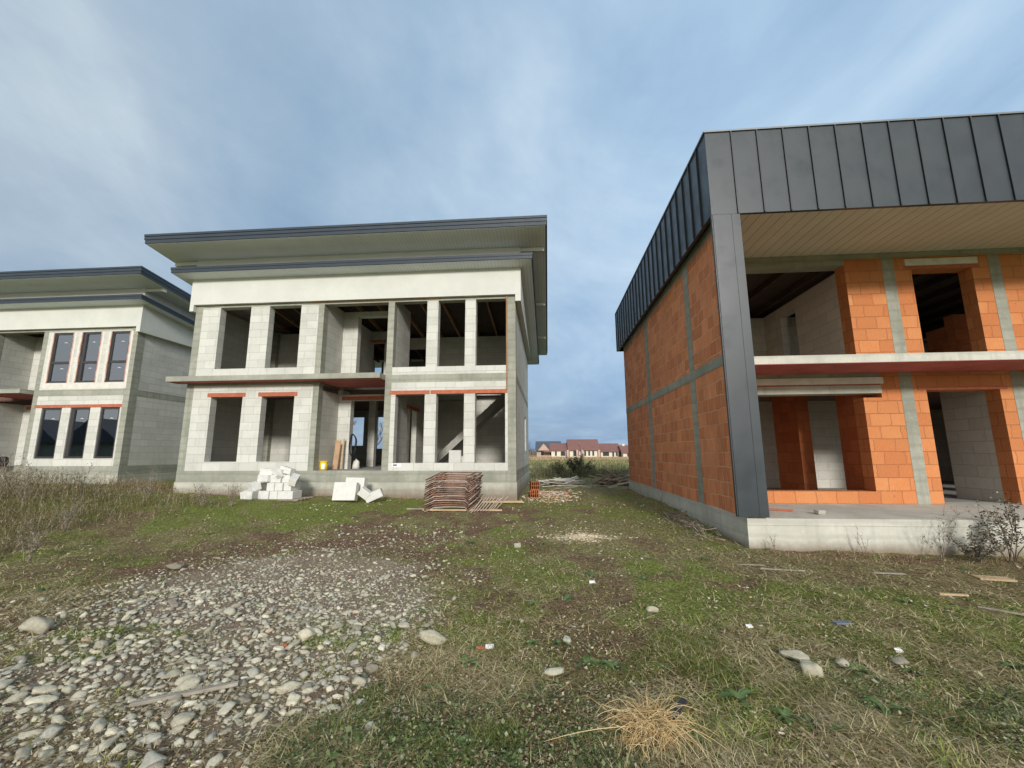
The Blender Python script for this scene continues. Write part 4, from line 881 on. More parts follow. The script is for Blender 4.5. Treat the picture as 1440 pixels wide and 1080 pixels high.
# heap of white blocks on a pallet in front of the plinth
blk = MB().obox((0, 0, 0), (.245, .48, .235)).mesh('white_block'); blk.materials.append(MT['whiteblock'])
BG = 'white blocks heaped in front of the middle house'
cen = on_ground(385, 712); cen.y = 11.1; gz0 = gh(cen.x, cen.y)
cen.x = -7.28
def block(x, y, z, rot, lab='white cellular concrete block in the taller heap in front of the middle house', sc=(1, 1, 1), group=BG):
    o = bpy.data.objects.new('white_block', blk); COL.objects.link(o); o.location = (x, y, z); o.rotation_euler = rot; o.scale = sc
    b = o.modifiers.new('bevel', 'BEVEL'); b.width = .008; b.segments = 2
    p_ = Vector((cen.x, cen.y, gz0)); o.location = p_+(Vector(o.location)-p_)*.86; o.scale = Vector(o.scale)*.86
    return tag(o, lab, 'building block', group)
for row, (n, xo, yo) in enumerate(((6, 0, 0), (5, .12, .12), (4, .26, .18))):
    for i in range(n):
        x = cen.x-.66+xo+i*.257+rnd.uniform(-.006, .006); z = gz0+.17+row*.24
        if row == 1 and i == 1: continue
        block(x, cen.y+yo+rnd.uniform(-.04, .05), z, (rnd.uniform(-.01, .01), 0, rnd.uniform(-.05, .05)))
for dx, dy, dz, rot, s in ((-.80, -.1, .18, (.1, -.12, .35), (1, 1, 1)), (-.62, -.05, .43, (.05, -.25, .9), (1, .9, .9)), (-.30, .0, .66, (.0, .1, 1.2), (1, 1, .9)), (-.36, .18, .84, (.1, .05, 1.5), (1, .9, .9)), (.02, .1, .88, (.12, -.28, 1.25), (.9, 1.1, .8)), (.32, .1, .90, (.25, .1, 1.4), (.9, .9, .8)), (.62, .0, .62, (.4, .3, .4), (.9, .9, .9)), (.16, -.06, .78, (.7, .3, .9), (.7, .5, .5)), (-.48, -.3, .19, (0, .05, .1), (1, 1, 1))):
    block(cen.x+dx, cen.y+dy, gz0+dz, rot, sc=s)
pal = empty('wooden_pallet', (cen.x+.05, cen.y, gz0), 'low grey wooden pallet under the heap of white blocks', 'pallet')
m = MB()
for i in range(5): m.box(cen.x-.75, cen.x+.85, cen.y-.28+i*.17, cen.y-.17+i*.17, gz0+.02, gz0+.045)
m.build('deck_board', MT['board_old'], pal); m = MB()
for i in range(3): m.box(cen.x-.72+i*.7, cen.x-.62+i*.7, cen.y-.26, cen.y+.56, gz0-.06, gz0+.019)
m.build('bearer', MT['board_old'], pal)
# second, smaller group: large blocks lying about
c2 = Vector((-5.35, 11.25, 0)); g2 = gh(c2.x, c2.y)
for dx, dy, dz, sz, rot, lab in ((-.02, 0, .30, (.74, .26, .58), (-.22, .0, .04), 'largest white slab block leaning on the plinth beside the yellow bucket'), (.10, .38, .42, (.66, .25, .60), (-.10, .02, -.03), 'white slab block standing behind and above the largest one'), (.60, .02, .26, (.34, .3, .26), (.2, .65, .35), 'white block tipped on its corner at the side of the slab blocks'), (.88, .10, .18, (.55, .30, .26), (.1, -.42, .2), 'white block lying tilted nearest the rusty trestles')):
    solid('white_block', MT['whiteblock'], lab, 'building block', (c2.x+dx*.82, c2.y+dy, g2+dz*.82), lambda mm, s=sz, r=rot: mm.obox((0, 0, 0), tuple(q*.82 for q in s), r), bevel=.012)
# stack of rusty bent frames
fc = on_ground(626, 722); fz = gh(fc.x, fc.y); PX = (fc-CAM).dot(Fv)/FPX
def frame_mb(m, w=1.06, d=1.25, r=.015):
    a = [(-w/2, 0, -.075), (-w/2+.19, .16, 0), (-w/2+.42, .22, .005), (w/2-.42, .22, .005), (w/2-.12, .16, 0), (w/2, 0, -.075), (w/2+.10, d, 0.05), (-w/2+.08, d, 0.05)]
    m.tube(a, r, 6, closed=True); m.tube([(-w/2+.16, .13, 0), (-w/2+.22, d, .05)], r*.8, 5); m.tube([(w/2-.14, .16, 0), (w/2-.05, d, .05)], r*.8, 5)
FG = 'stacked rusty steel trestles'
fms = []
for mt in (MT['rust'], MT['rust_pale']):
    m = MB(); frame_mb(m); me = m.mesh('steel_trestle'); me.materials.append(mt); fms.append(me)
for i in range(15):
    o = bpy.data.objects.new('steel_trestle', fms[1 if i in (0, 3, 5, 9, 12) else 0]); COL.objects.link(o)
    o.location = (fc.x+rnd.uniform(-.02, .02)-.015*(i < 5), fc.y+.12+rnd.uniform(-.03, .03)+.004*i, fz+.10+i*.051); o.rotation_euler = (rnd.uniform(-.012, .012), rnd.uniform(-.02, .02), rnd.uniform(-.03, .02))
    tag(o, 'topmost rusty bent steel trestle of the stack in front of the middle house' if i == 14 else 'rusty bent steel trestle in the stack in front of the middle house', 'steel trestle', FG if i < 14 else None)
m = MB(); m.tube([(0, 0, 0), (.05, .0, .02), (.42, .1, .34), (.44, .1, .36)], .016, 6); me = m.mesh('steel_bracket'); me.materials.append(MT['rust_pale'])
for i in range(9):
    x, y = fc.x+.60+i*.065, fc.y-.02+.05*i+rnd.uniform(-.03, .03)
    o = bpy.data.objects.new('steel_bracket', me); COL.objects.link(o); o.location = (x, y, gh(x, y)+.02); o.rotation_euler = (rnd.uniform(-.1, .1), rnd.uniform(-.08, .08), .5+rnd.uniform(-.1, .1)); o.scale = (.8, .8, .8)
    tag(o, 'rusty steel bracket leaning beside the trestle stack', 'steel bracket', 'steel brackets beside the trestle stack')
def plank(u, v, L, w, t, rz, mat, lab, name='wooden_plank', cat='plank', tilt=0.0, dz=.0):
    p = on_ground(u, v); return solid(name, MT[mat], lab, cat, (p.x, p.y, p.z+t/2+.01+dz), lambda m: m.obox((0, 0, 0), (L, w, t), (0, tilt, 0)), rz=rz, bevel=.003)
plank(650, 719, 1.9, .07, .035, .02, 'board', 'thin pale batten on the ground under the front of the trestle stack')
plank(598, 717, .9, .06, .03, .08, 'board_old', 'short grey batten on the ground left of the trestle stack')
plank(706, 707.5, 1.1, .09, .05, .04, 'board', 'pale plank on the ground along the foot of the house corner')
plank(1398, 816, .34, .16, .022, -.22, 'board', 'broad pale board piece on the ground in front of the brick building')
plank(1341, 839, .26, .035, .02, -.1, 'board', 'small narrow pale slat on bare soil')
plank(1432, 866, .5, .02, .015, -.75, 'board_old', 'thin grey stick on the ground at the photo\'s right edge')
plank(1100, 803, .5, .025, .012, -.15, 'board_old', 'thin grey lath lying in the grass in front of the porch corner')
plank(1055, 796, .35, .02, .012, -.05, 'board_old', 'short thin lath left of the porch corner')
plank(1250, 808, .35, .05, .012, -.1, 'board_old', 'small grey splinter of board in the dry grass before the porch')
plank(262, 980, .55, .035, .02, .52, 'board_old', 'weathered lath lying across the gravel')
plank(243, 852, .22, .05, .03, -.7, 'board_old', 'short grey stub of wood on the upper gravel')
plank(955, 1012, .25, .035, .012, 1.0, 'darkplastic', 'dark blue plastic strip beside the straw clump', 'plastic_strip', 'litter', dz=.04)
plank(1185, 878, .15, .07, .01, .1, 'blueplastic', 'faded blue plastic scrap in the grass', 'plastic_scrap', 'litter')
for u, v, s, mat, lab in ((689, 912, .035, 'white', 'white plastic lid scrap above the broad leaf plant'), (833, 820, .035, 'white', 'crumpled white paper scrap on the worn track'), (1054, 883, .03, 'white', 'small white paper scrap right of the tall tussock'), (1264, 917, .03, 'white', 'small white and blue wrapper near the oval stone'), (676, 915, .035, 'lintel', 'orange brick crumb beside the white lid scrap'), (400, 911, .02, 'lintel', 'small orange brick crumb among the gravel')):
    p = on_ground(u, v)
    solid('litter_scrap', MT[mat], lab, 'litter', (p.x, p.y, p.z+.012), lambda m, s=s: (m.add([(-s, -s*.5, 0), (s*.2, -s*.7, .012), (s, -s*.2, 0), (s*.7, s*.6, .014), (-s*.3, s*.5, .004), (-s, s*.1, .016), (-s, -s*.5, -.012), (s*.2, -s*.7, -.004), (s, -s*.2, -.012), (s*.7, s*.6, -.004), (-s*.3, s*.5, -.012), (-s, s*.1, -.008)], [(0, 1, 2, 3, 4, 5), (11, 10, 9, 8, 7, 6)]+[(i, i+6, (i+1) % 6+6, (i+1) % 6) for i in range(6)])))
# upright pole leaning at the far corner of the middle house
solid('leaning_pole', MT['bark'], 'thin dark pole leaning near the rear corner of the middle house', 'pole', (-.42, 16.0, gh(-.42, 16)), lambda m: m.tube([(.16, 0, 0), (.02, .05, .5), (-.12, .1, .95)], .014, 6))
# orange hollow bricks and rubble at the house corner
hb = MB(); W_, D_, H_ = .25, .38, .24
for i in range(5): hb.box(-W_/2+i*(W_-.02)/4, -W_/2+.02+i*(W_-.02)/4, -D_/2, D_/2, -H_/2, H_/2)
for k in range(3):
    for i in range(4): a = -W_/2+.02+i*(W_-.02)/4; hb.box(a, a+(W_-.02)/4-.02, -D_/2, D_/2, -H_/2+k*(H_-.018)/2, -H_/2+.018+k*(H_-.018)/2)
hbm = hb.mesh('hollow_brick'); hbm.materials.append(MT['hollow_in'])
q = Vector((-.42, 13.3, 0)); qz = gh(q.x, q.y)
for dx, dy, dz, r, lab in ((0, 0, .13, (0, 0, .1), 'lower of the two orange hollow bricks stacked at the corner of the middle house'), (.02, 0, .37, (0, 0, .15), 'upper of the two orange hollow bricks stacked at the corner of the middle house')):
    o = bpy.data.objects.new('hollow_brick', hbm); COL.objects.link(o); o.location = (q.x+dx, q.y+dy, qz+dz); o.rotation_euler = r; tag(o, lab, 'brick')
n = 260; x = rng.normal(.1, .38, n); y = rng.normal(13.9, .8, n); ok = ~footprint(x, y)
chips(x[ok], y[ok], rng.uniform(.02, .06, ok.sum()), 'rubble', m_island('rubble_bits', [(0, (.45, .17, .08)), (.35, (.55, .35, .24)), (1, (.66, .63, .55))], .95, .05), 'pale and orange rubble behind the house corner')
# brick pallet upstairs in the brick building
bp = empty('brick_stack', (9.8, 10.7, 3.2), 'stack of orange hollow bricks on the upper floor behind the second window', 'brick stack')
m = MB()
for k in range(5):
    for i in range(2):
        for j in range(3): m.obox((9.62+i*.385+rnd.uniform(-.006, .006), 10.4+j*.255, 3.2+.13+k*.245), (.375, .245, .238))
m.build('brick', MT['hollow_in'], bp)
part('brick', MT['hollow_in'], bp, (9.45, 9.8, 10.3, 10.53, 4.43, 4.66))
# porch things: bucket, boards, hose, sack
bx, by, bz = -6.82, 12.72, MHZ
bk = empty('bucket', (bx, by, bz), 'yellow plastic bucket with white label on the entrance porch of the middle house', 'bucket')
m = MB(); m.tube([(bx, by, bz+.002), (bx, by, bz+.26)], .12, 20); m.build('body', MT['yellow'], bk)
m = MB(); m.tube([(bx, by, bz+.255), (bx, by, bz+.285)], .137, 20); m.build('rim', MT['yellow'], bk)
m = MB()
vs = []
for i in range(7):
    a = -math.pi/2-.15+i*.13+.1
    for z in (.05, .20): vs.append((bx+math.cos(a)*.1225, by+math.sin(a)*.1225, bz+z))
m.add(vs, [(2*i, 2*i+2, 2*i+3, 2*i+1) for i in range(6)], True); m.build('label', MT['white'], bk)
m = MB(); m.tube([(bx+math.cos(t)*.13, by-.02+math.sin(t)*.03, bz+.25-abs(math.sin(t))*.12) for t in np.linspace(math.pi, 2*math.pi, 9)], .004, 5); m.build('handle', MT['black'], bk)
solid('leaning_board', MT['carton'], 'brown board propped upright behind the yellow bucket', 'board', (-6.72, 13.25, MHZ), lambda m: m.obox((0, .05, .47), (.17, .03, .92), (-.10, .03, 0)))
solid('leaning_board', MT['board'], 'narrow pale slat propped behind the brown board', 'board', (-6.62, 13.4, MHZ), lambda m: m.obox((0, .08, .5), (.06, .02, .98), (-.10, .0, 0)))
ho = [(-6.53+.02*math.sin(t*3), 13.95+.23*math.cos(t), MHZ+.80+.36*math.sin(t)) for t in np.linspace(0, 2*math.pi, 28, endpoint=False)]
solid('hose_coil', MT['black'], 'black hose coil hanging on the entrance jamb of the middle house', 'hose', (0, 0, 0), lambda m: (m.tube(ho, .017, 7, closed=True), m.tube([(p[0]+.03, p[1]+.01, p[2]*.985) for p in ho], .015, 6, closed=True)))
solid('cement_sack', MT['lintel_white'], 'slumped pale sack standing just inside the entrance of the middle house', 'sack', (-6.45, 14.15, MHZ), lambda m: m.tube([(0, 0, .002), (0, 0, .12), (.01, 0, .25), (.03, .02, .29)], .13, 12, taper=.6))
solid('white_block', MT['whiteblock'], 'white block lying on the sill level inside the right room before the stairs', 'building block', (-3.05, 14.2, MHZ+.30), lambda m: m.obox((0, 0, 0), (.40, .25, .6)))
solid('white_block', MT['whiteblock'], 'second, lower white block beside the one inside the right room', 'building block', (-2.65, 14.3, MHZ+.20), lambda m: m.obox((0, 0, 0), (.40, .25, .4)))
lp = part('paper_label', MT['white'], mh, (-4.55, -4.27, MHF-.010, MHF-.0065, MHZ+.10, MHZ+.20)); part('print', MT['blueplastic'], lp, (-4.52, -4.40, MHF-.013, MHF-.0105, MHZ+.135, MHZ+.185))
solid('mortar_tub', MT['black'], 'small black tub on the entrance ledge of the glazed house', 'tub', (-20.05, 14.2, LHZ), lambda m: (m.tube([(0, 0, .0), (0, 0, .05), (.02, 0, .17), (0, 0, .2)], .26, 14, taper=1.12)))
# porch of the brick building
solid('wood_stick', MT['lintel'], 'reddish brown stick on the porch beside the dark pillar', 'stick', (3.95, 8.05, .502), lambda m: m.obox((0, 0, .02), (.55, .035, .03), (0, 0, -.5)))
solid('stone_lump', MT['plinth'], 'small mossy lump of concrete on the porch edge', 'rubble piece', (4.45, 7.62, .502), lambda m: (m.obox((0, 0, .035), (.15, .10, .07), (.1, .05, .3)), m.obox((.05, .02, .03), (.08, .09, .055), (0, .2, .9))), bevel=.012)
solid('paper_scrap', MT['white'], 'white paper scrap standing at the inner edge of the dark pillar', 'litter', (3.62, 8.45, .502), lambda m: m.obox((0, 0, .07), (.10, .012, .14), (.2, .3, .2)))
solid('lumber_bundle', MT['board_old'], 'leftover boards and white scraps inside the doorway of the brick building', 'boards', (9.25, 12.6, .502), lambda m: [m.obox((rnd.uniform(-.3, .3), rnd.uniform(-.3, .3), .05+i*.07), (.5, .3, .06), (0, 0, rnd.uniform(-1, 1))) for i in range(5)])

# piles: loose sticks in one heap read as one mass
def stick_pile(name, c, n, L, r, sx, sy, h, mat, lab, flat=.25, ang=None, cat='wood pile', box=False):
    m = MB(); rr = random.Random(len(lab)*3)
    for i in range(n):
        a = rr.uniform(0, math.pi) if ang is None else rr.gauss(ang, .35); e = rr.gauss(0, flat); l = L*rr.uniform(.45, 1.1)
        px, py = rr.gauss(0, sx), rr.gauss(0, sy); pz = abs(rr.gauss(0, h))*max(0, 1-abs(px)/(2.2*sx))+r
        d = Vector((math.cos(a)*math.cos(e), math.sin(a)*math.cos(e), math.sin(e)))*l/2
        p0 = Vector((px, py, pz)); kx = Vector((rr.gauss(0, .05), rr.gauss(0, .05), rr.gauss(0, .04)))*l
        a0, b0 = p0-d, p0+d; a0.z = max(a0.z, r*.5); b0.z = max(b0.z, r*.5)
        if box: m.obox((a0+b0)/2, (l, r*5*rr.uniform(.5, 1.2), r*1.3), (0, -e, a))
        else: m.tube([a0, (a0+b0)/2+kx, b0], r*rr.uniform(.4, 1.3), 5, taper=.5)
    me = m.mesh(name); me.materials.append(mat); o = bpy.data.objects.new(name, me); COL.objects.link(o); o.location = c; tag(o, lab, cat, kind='stuff'); return o
TW = MT['twig']
p = on_ground(1000, 742); stick_pile('twig_heap', (2.62, 8.75, gh(2.6, 8.75)-.01), 130, .42, .006, .18, .7, .08, TW, 'heap of cut grey twigs against the plinth of the brick building', .35, 1.9)
stick_pile('twig_heap', (2.72, 9.9, gh(2.6, 9.9)-.01), 60, .4, .006, .16, .3, .07, TW, 'smaller scatter of twigs further back along the brick building', .25, 1.7)
stick_pile('board_heap', (.55, 18.6, gh(.5, 18.6)), 42, 1.3, .018, .42, .3, .14, m_island('old_boards', [(0, (.30, .27, .22)), (.6, (.46, .43, .37)), (1, (.60, .57, .50))], .9, .1), 'low heap of pale weathered boards and branches beyond the middle house', .12, .2, box=True)
stick_pile('lumber_heap', (3.0, 18.7, gh(3, 18.7)), 34, 1.7, .03, .45, .4, .25, m_island('lumber', [(0, (.16, .11, .085)), (.5, (.36, .27, .20)), (1, (.55, .42, .32))], .9, .1), 'heap of old lumber propped at the rear corner of the brick building', .3, .5, box=True)
stick_pile('scattered_lath', (1.6, 17.6, gh(1.6, 17.6)), 22, .7, .012, 1.3, .5, .03, m_island('laths', [(0, (.42, .34, .26)), (1, (.62, .57, .48))], .9, .1), 'scattered pale laths on the ground between the two heaps', .05, .1, box=True)

# ================================================================== plants one can tell apart
def shrub(name, loc, h, n, seed, mat, leafmat, lab, cat='shrub', spread=.5, leaf=.03, nleaf=0, r=.006, fork=3, droop=0.0):
    root = empty(name, loc, lab, cat); m = MB(); rr = random.Random(seed); tips = []; lx, ly, lz = loc
    for i in range(n):
        a = rr.uniform(0, 6.283); e = rr.uniform(.05, spread); L = h*rr.uniform(.55, 1.0); p = Vector((lx+rr.gauss(0, .03*h), ly+rr.gauss(0, .03*h), lz-.02)); d = Vector((math.cos(a)*math.sin(e), math.sin(a)*math.sin(e), math.cos(e)))
        pts = [p]
        for k in range(5):
            d = (d+Vector((rr.gauss(0, .09), rr.gauss(0, .09), -droop*k*.1))).normalized(); p = p+d*L/5; pts.append(p)
            if k >= 1:
                for f in range(fork):
                    b = (d+Vector((rr.gauss(0, .55), rr.gauss(0, .55), rr.gauss(.1, .3)))).normalized(); l2 = L*rr.uniform(.12, .32); q1 = p+b*l2*.5; q2 = q1+(b+Vector((rr.gauss(0, .2), rr.gauss(0, .2), .25))).normalized()*l2*.5
                    m.tube([p, q1, q2], r*.5, 4, taper=.4); tips += [q1, q2, (p+q1)/2]
        m.tube(pts, r, 5, taper=.35); tips += pts[2:]
    m.build('stems', mat, root)
    if nleaf:
        lm = MB()
        for i in range(nleaf):
            t = rr.choice(tips); c = t+Vector((rr.gauss(0, leaf*.6), rr.gauss(0, leaf*.6), rr.gauss(0, leaf*.6))); a = Vector((rr.gauss(0, 1), rr.gauss(0, 1), rr.gauss(0, .6))).normalized()*leaf*rr.uniform(.5, 1.2); b = a.cross(Vector((rr.gauss(0, 1), rr.gauss(0, 1), rr.gauss(0, 1)))).normalized()*leaf*.28
            lm.add([c, c+a*.5+b, c+a, c+a*.5-b], [(0, 1, 2, 3)])
        lm.build('foliage', leafmat, root)
    return root
M_lf = m_island('withered_leaves', [(0, (.07, .06, .045)), (.5, (.13, .12, .085)), (.85, (.24, .215, .16)), (1, (.40, .36, .28))], .9, .1)
M_gl = m_island('grey_green_leaves', [(0, (.05, .06, .03)), (.6, (.09, .105, .05)), (1, (.17, .17, .09))], .8, .1)
g = on_ground(1400, 800)
shrub('withered_shrub', (6.35, 6.72, gh(6.35, 6.7)), .85, 7, 5, MT['bark'], M_lf, 'withered dark shrub with curled leaves against the porch plinth of the brick building', leaf=.045, nleaf=900, r=.008, fork=3, spread=.55)
shrub('withered_shrub', (5.95, 6.78, gh(5.95, 6.8)), .45, 10, 6, MT['bark'], M_lf, 'low bushy withered weed directly left of the dark shrub', leaf=.04, nleaf=700, r=.005, spread=.9)
shrub('dry_weed', (5.55, 6.85, gh(5.5, 6.8)), .75, 5, 8, MT['twig'], M_lf, 'pale feathery dry weed left of the two withered shrubs', 'weed', leaf=.02, nleaf=160, r=.004, fork=4)
shrub('dry_weed', (4.62, 6.95, gh(4.6, 6.9)), .42, 4, 9, MT['twig'], M_lf, 'small branching dry weed at the middle of the porch plinth', 'weed', leaf=.015, nleaf=60, r=.003)
shrub('dry_weed', (3.35, 6.95, gh(3.3, 6.9)), .3, 4, 10, MT['twig'], M_lf, 'tiny dry weed at the front corner of the brick building', 'weed', leaf=.015, nleaf=40, r=.003)
shrub('dry_weed', (2.6, 10.6, gh(2.6, 10.6)), .55, 2, 15, MT['bark'], M_lf, 'single thin dark stalk standing by the long side of the brick building', 'weed', leaf=.015, nleaf=0, r=.004, fork=1, spread=.2)
shrub('bush', (1.9, 26.5, gh(1.9, 26.5)), 1.15, 42, 12, MT['bark'], M_gl, 'dark bushy weed clump at the field edge, middle of the gap between the buildings', 'bush', leaf=.09, nleaf=3600, r=.012, spread=1.15, fork=2)
shrub('bush', (.7, 26.0, gh(.7, 26)), .8, 26, 13, MT['bark'], M_gl, 'smaller grey weed clump at the field edge towards the middle house', 'bush', leaf=.08, nleaf=1400, r=.010, spread=.8, fork=2)
shrub('dry_stalk', (1.95, 26.2, gh(1.9, 26.2)), 2.05, 2, 14, MT['bark'], M_lf, 'tall lone dry stalk rising out of the dark bush', 'weed', leaf=.05, nleaf=40, r=.016, fork=1, spread=.12)
for i, (u, v, h_, lab) in enumerate(((35, 705, .95, 'tall branching dry weed before the entrance of the glazed house'), (110, 700, .75, 'tall dry weed before the first low window of the glazed house'), (205, 705, .7, 'pale dry weed before the corner of the glazed house'), (285, 712, .5, 'short dry weed at the left corner of the middle house'), (325, 712, .55, 'leafy dry weed on the left of the heap of white blocks'), (90, 748, .55, 'grey seed head weed in the middle of the left bank'), (40, 790, .5, 'drooping weed clump at the photo\'s left edge'), (8, 700, 1.0, 'tallest dry weed at the photo\'s left edge'))):
    p = on_ground(u, v); shrub('dry_weed', tuple(p), h_, 8, 30+i, MT['twig'], M_lf, lab, 'weed', leaf=.03, nleaf=260, r=.005, fork=3, spread=.45)
for i, (u, v, h_, lab) in enumerate(((1085, 985, .34, 'dark thin bent stalk crossing the grass beside the big leaf'), (1150, 1035, .28, 'thin dark stalk nearest the bottom right of the photo'), (262, 690, .3, ''), (488, 940, .26, 'pale broken grass stalk standing on the gravel edge'))):
    if not lab: continue
    p = on_ground(u, v); shrub('dry_stalk', tuple(p), h_, 2, 60+i, MT['bark'] if i < 2 else MT['twig'], M_lf, lab, 'weed', r=.0025, fork=1, spread=.5, nleaf=0)
# broad leaved weeds
M_broad = m_island('broad_leaf', [(0, (.055, .095, .03)), (.5, (.10, .16, .05)), (1, (.17, .22, .09))], .55, .35, trans=.15)
def broad(u, v, n, L, lab, seed):
    p = on_ground(u, v); rr = random.Random(seed); m = MB()
    for i in range(n):
        a = i*2.4+rr.uniform(-.4, .4); e0 = rr.uniform(.5, 1.1); l = L*rr.uniform(.6, 1.1); w = l*rr.uniform(.22, .36); c = Vector((0, 0, .0)); d = Vector((math.cos(a), math.sin(a), 0)); s = Vector((-math.sin(a), math.cos(a), 0)); rows = []
        for k in range(6):
            t = k/5; e = e0*(1-1.5*t); c = c+(d*math.cos(e)+Vector((0, 0, math.sin(e))))*l/5 if k else c
            ww = w*math.sin(math.pi*min(1, .12+.88*t)**.8)*.5+.003; wav = rr.uniform(-.15, .15)*w
            rows.append((c-s*ww+Vector((0, 0, ww*.35+wav*.3)), c.copy(), c+s*ww+Vector((0, 0, ww*.35-wav*.3))))
        for r_ in rows:
            for q_ in r_: q_.z = max(q_.z, .006)
        vs = [q_ for r_ in rows for q_ in r_]
        m.add(vs, [(3*k+j, 3*k+j+1, 3*k+j+4, 3*k+j+3) for k in range(5) for j in (0, 1)], True)
    me = m.mesh('broad_leaf_plant'); me.materials.append(M_broad); o = bpy.data.objects.new('broad_leaf_plant', me); COL.objects.link(o); o.location = p; tag(o, lab, 'weed')
for i, (u, v, n, L, lab) in enumerate(((655, 935, 9, .13, 'broad leaved weed below the white lid scrap'), (825, 935, 9, .13, 'broad leaved weed at the left of the flat brownish stone'), (862, 940, 7, .12, 'broad leaved weed at the right of the flat brownish stone'), (645, 1052, 7, .12, 'broad leaved weed near the bottom edge, left of the long straw'), (1040, 985, 5, .15, 'wide pale leaf rosette right of the dark plastic strip'), (1205, 945, 8, .12, 'leafy weed right of the small angular stone'), (1105, 1010, 7, .11, 'broad leaved weed right of the pale leaf rosette'), (1245, 1000, 8, .13, 'long leaved weed in the grass under the oval stone'), (980, 1045, 6, .08, 'small weed with light green leaves at the straw clump'), (1425, 940, 6, .13, 'broad green leaf plant at the photo\'s right edge'), (745, 905, 6, .09, 'fresh green weed in the grass above the leafy plants'), (1190, 1030, 6, .1, 'broad leaved weed nearest the bottom of the right half'), (1205, 830, 7, .12, 'grey leaf clump on bare soil before the porch'), (60, 830, 6, .12, 'low leafy weed at the left edge over the boulder'))): broad(u, v, n, L, lab, 100+i)
# small rosettes scattered through the grass
ros = [o for o in COL.objects if o.name.startswith('broad_leaf_plant')][:6]; kk = 0; r9 = random.Random(91)
while kk < 46:
    y_ = 2.2+6.0*r9.random()**1.5; x_ = r9.uniform(-.25*y_-.2, 1.05*y_+.2)
    if footprint(np.array([x_]), np.array([y_]))[0] or in_poly(np.array([x_]), np.array([y_]), GRAVEL)[0]: continue
    o = bpy.data.objects.new('broad_leaf_plant', ros[kk % len(ros)].data); COL.objects.link(o); s_ = r9.uniform(.35, .8); o.scale = (s_, s_, s_*.9); o.location = (x_, y_, gh(x_, y_)); o.rotation_euler = (r9.gauss(0, .1), r9.gauss(0, .1), r9.uniform(0, 6.28))
    tag(o, 'small broad leaved rosette scattered in the foreground grass', 'weed', 'small weed rosettes in the grass'); kk += 1
# straw clump
sc_ = on_ground(915, 1035); m = MB(); rr = random.Random(77)
for i in range(1000):
    a = rr.uniform(0, 6.283); r0_ = abs(rr.gauss(0, .075)); L = rr.uniform(.14, .34); e = rr.uniform(.8, 1.6); a2 = rr.uniform(0, 6.283); d = Vector((math.cos(a2), math.sin(a2), 0)); p = Vector((math.cos(a)*r0_, math.sin(a)*r0_*.9, rr.uniform(0, .03)))
    pts = [p]; 
    for k in range(4):
        e -= rr.uniform(.2, .95); p = p+(d*math.cos(e)*.8+Vector((rr.gauss(0, .3), rr.gauss(0, .3), math.sin(e))))*L/4; p.z = max(p.z, .006); pts.append(p)
    m.tube(pts, .0017, 4, taper=.6)
for a, L, h0 in ((.55, .34, .12), (.9, .30, .16), (.35, .33, .1), (2.7, .28, .1), (3.4, .6, .06), (3.0, .3, .09), (-.5, .4, .08), (-.9, .35, .1), (-.2, .35, .08), (4.2, .4, .05), (5.0, .3, .05), (1.3, .3, .14), (5.6, .36, .06)):
    d = Vector((math.cos(a), math.sin(a), 0)); s = Vector((-d.y, d.x, 0)); b_ = rr.uniform(-.12, .12)
    m.tube([Vector((0, 0, .05))+d*L*t+s*b_*math.sin(t*3)*L+Vector((0, 0, h0*math.sin(min(t*2.6, 3.14))-.04*t)) for t in np.linspace(0, 1, 7)], .0021, 5, taper=.6)
me = m.mesh('straw_clump'); me.materials.append(m_island('straw', [(0, (.36, .23, .10)), (.5, (.56, .40, .19)), (1, (.72, .58, .34))], .75, .2)); o = bpy.data.objects.new('straw_clump', me); COL.objects.link(o); o.location = sc_; tag(o, 'dry golden straw clump with long arching stalks near the bottom edge', 'straw clump')

# leafless trees
def bare_tree(x, y, h, seed, lab, group, levels=5):
    gz = gh(x, y); root = empty('bare_tree', (x, y, gz), lab, 'tree', group); rr = random.Random(seed); t = MB(); c = MB()
    def grow(p, d, L, r, k):
        n = 3; pts = [p]
        for i in range(n): d = (d+Vector((rr.gauss(0, .12), rr.gauss(0, .12), .05))).normalized(); p = p+d*L/n; pts.append(p)
        (t if k < 2 else c).tube(pts, r, 5 if k < 2 else 3, taper=.7)
        if k < levels:
            for _ in range(rr.choice((2, 3, 3))+(k > 2)):
                b = (d+Vector((rr.gauss(0, .5), rr.gauss(0, .5), rr.gauss(.15, .25)))).normalized(); grow(pts[rr.choice((2, 3, 3))], b, L*rr.uniform(.6, .82), r*.58, k+1)
    grow(Vector((x, y, gz-.1)), Vector((0, 0, 1)), h*.26, h*.016, 0)
    t.build('trunk', MT['bark'], root); c.build('crown', MT['bark'], root)
TG = 'bare trees behind the houses'
bare_tree(-22.5, 44, 8.5, 1, 'leafless tree seen through the left opening behind the entrance hall', TG)
bare_tree(-19.8, 47, 8.0, 2, 'leafless tree seen through the entrance door opening, right of the first', TG)
bare_tree(-13.5, 50, 8.0, 3, 'leafless tree seen through the narrow rear slit of the hall', TG)
bare_tree(-25.5, 50, 8.0, 6, 'leafless tree behind the rear window of the left room', TG)
bare_tree(-4.6, 100, 5.0, 4, 'leafless tree left of the dark roofed far house', TG)
bare_tree(19.5, 140, 6.0, 5, 'leafless tree behind the right far bungalows', TG)
x = rng.uniform(-260, 320, 9000); y = rng.uniform(330, 420, 9000); k = len(x)
np_mesh('far_woods', *blades(x, y, rng.uniform(2.0, 6.5, k)*(.5+fbm(x, y, 40, 120)), np.full(k, 1.1), rng.uniform(0, .3, k), .3, 2), m_island('far_branches', [(0, (.12, .11, .10)), (1, (.2, .18, .15))], .95, .05), 'low line of distant leafless woods on the horizon')

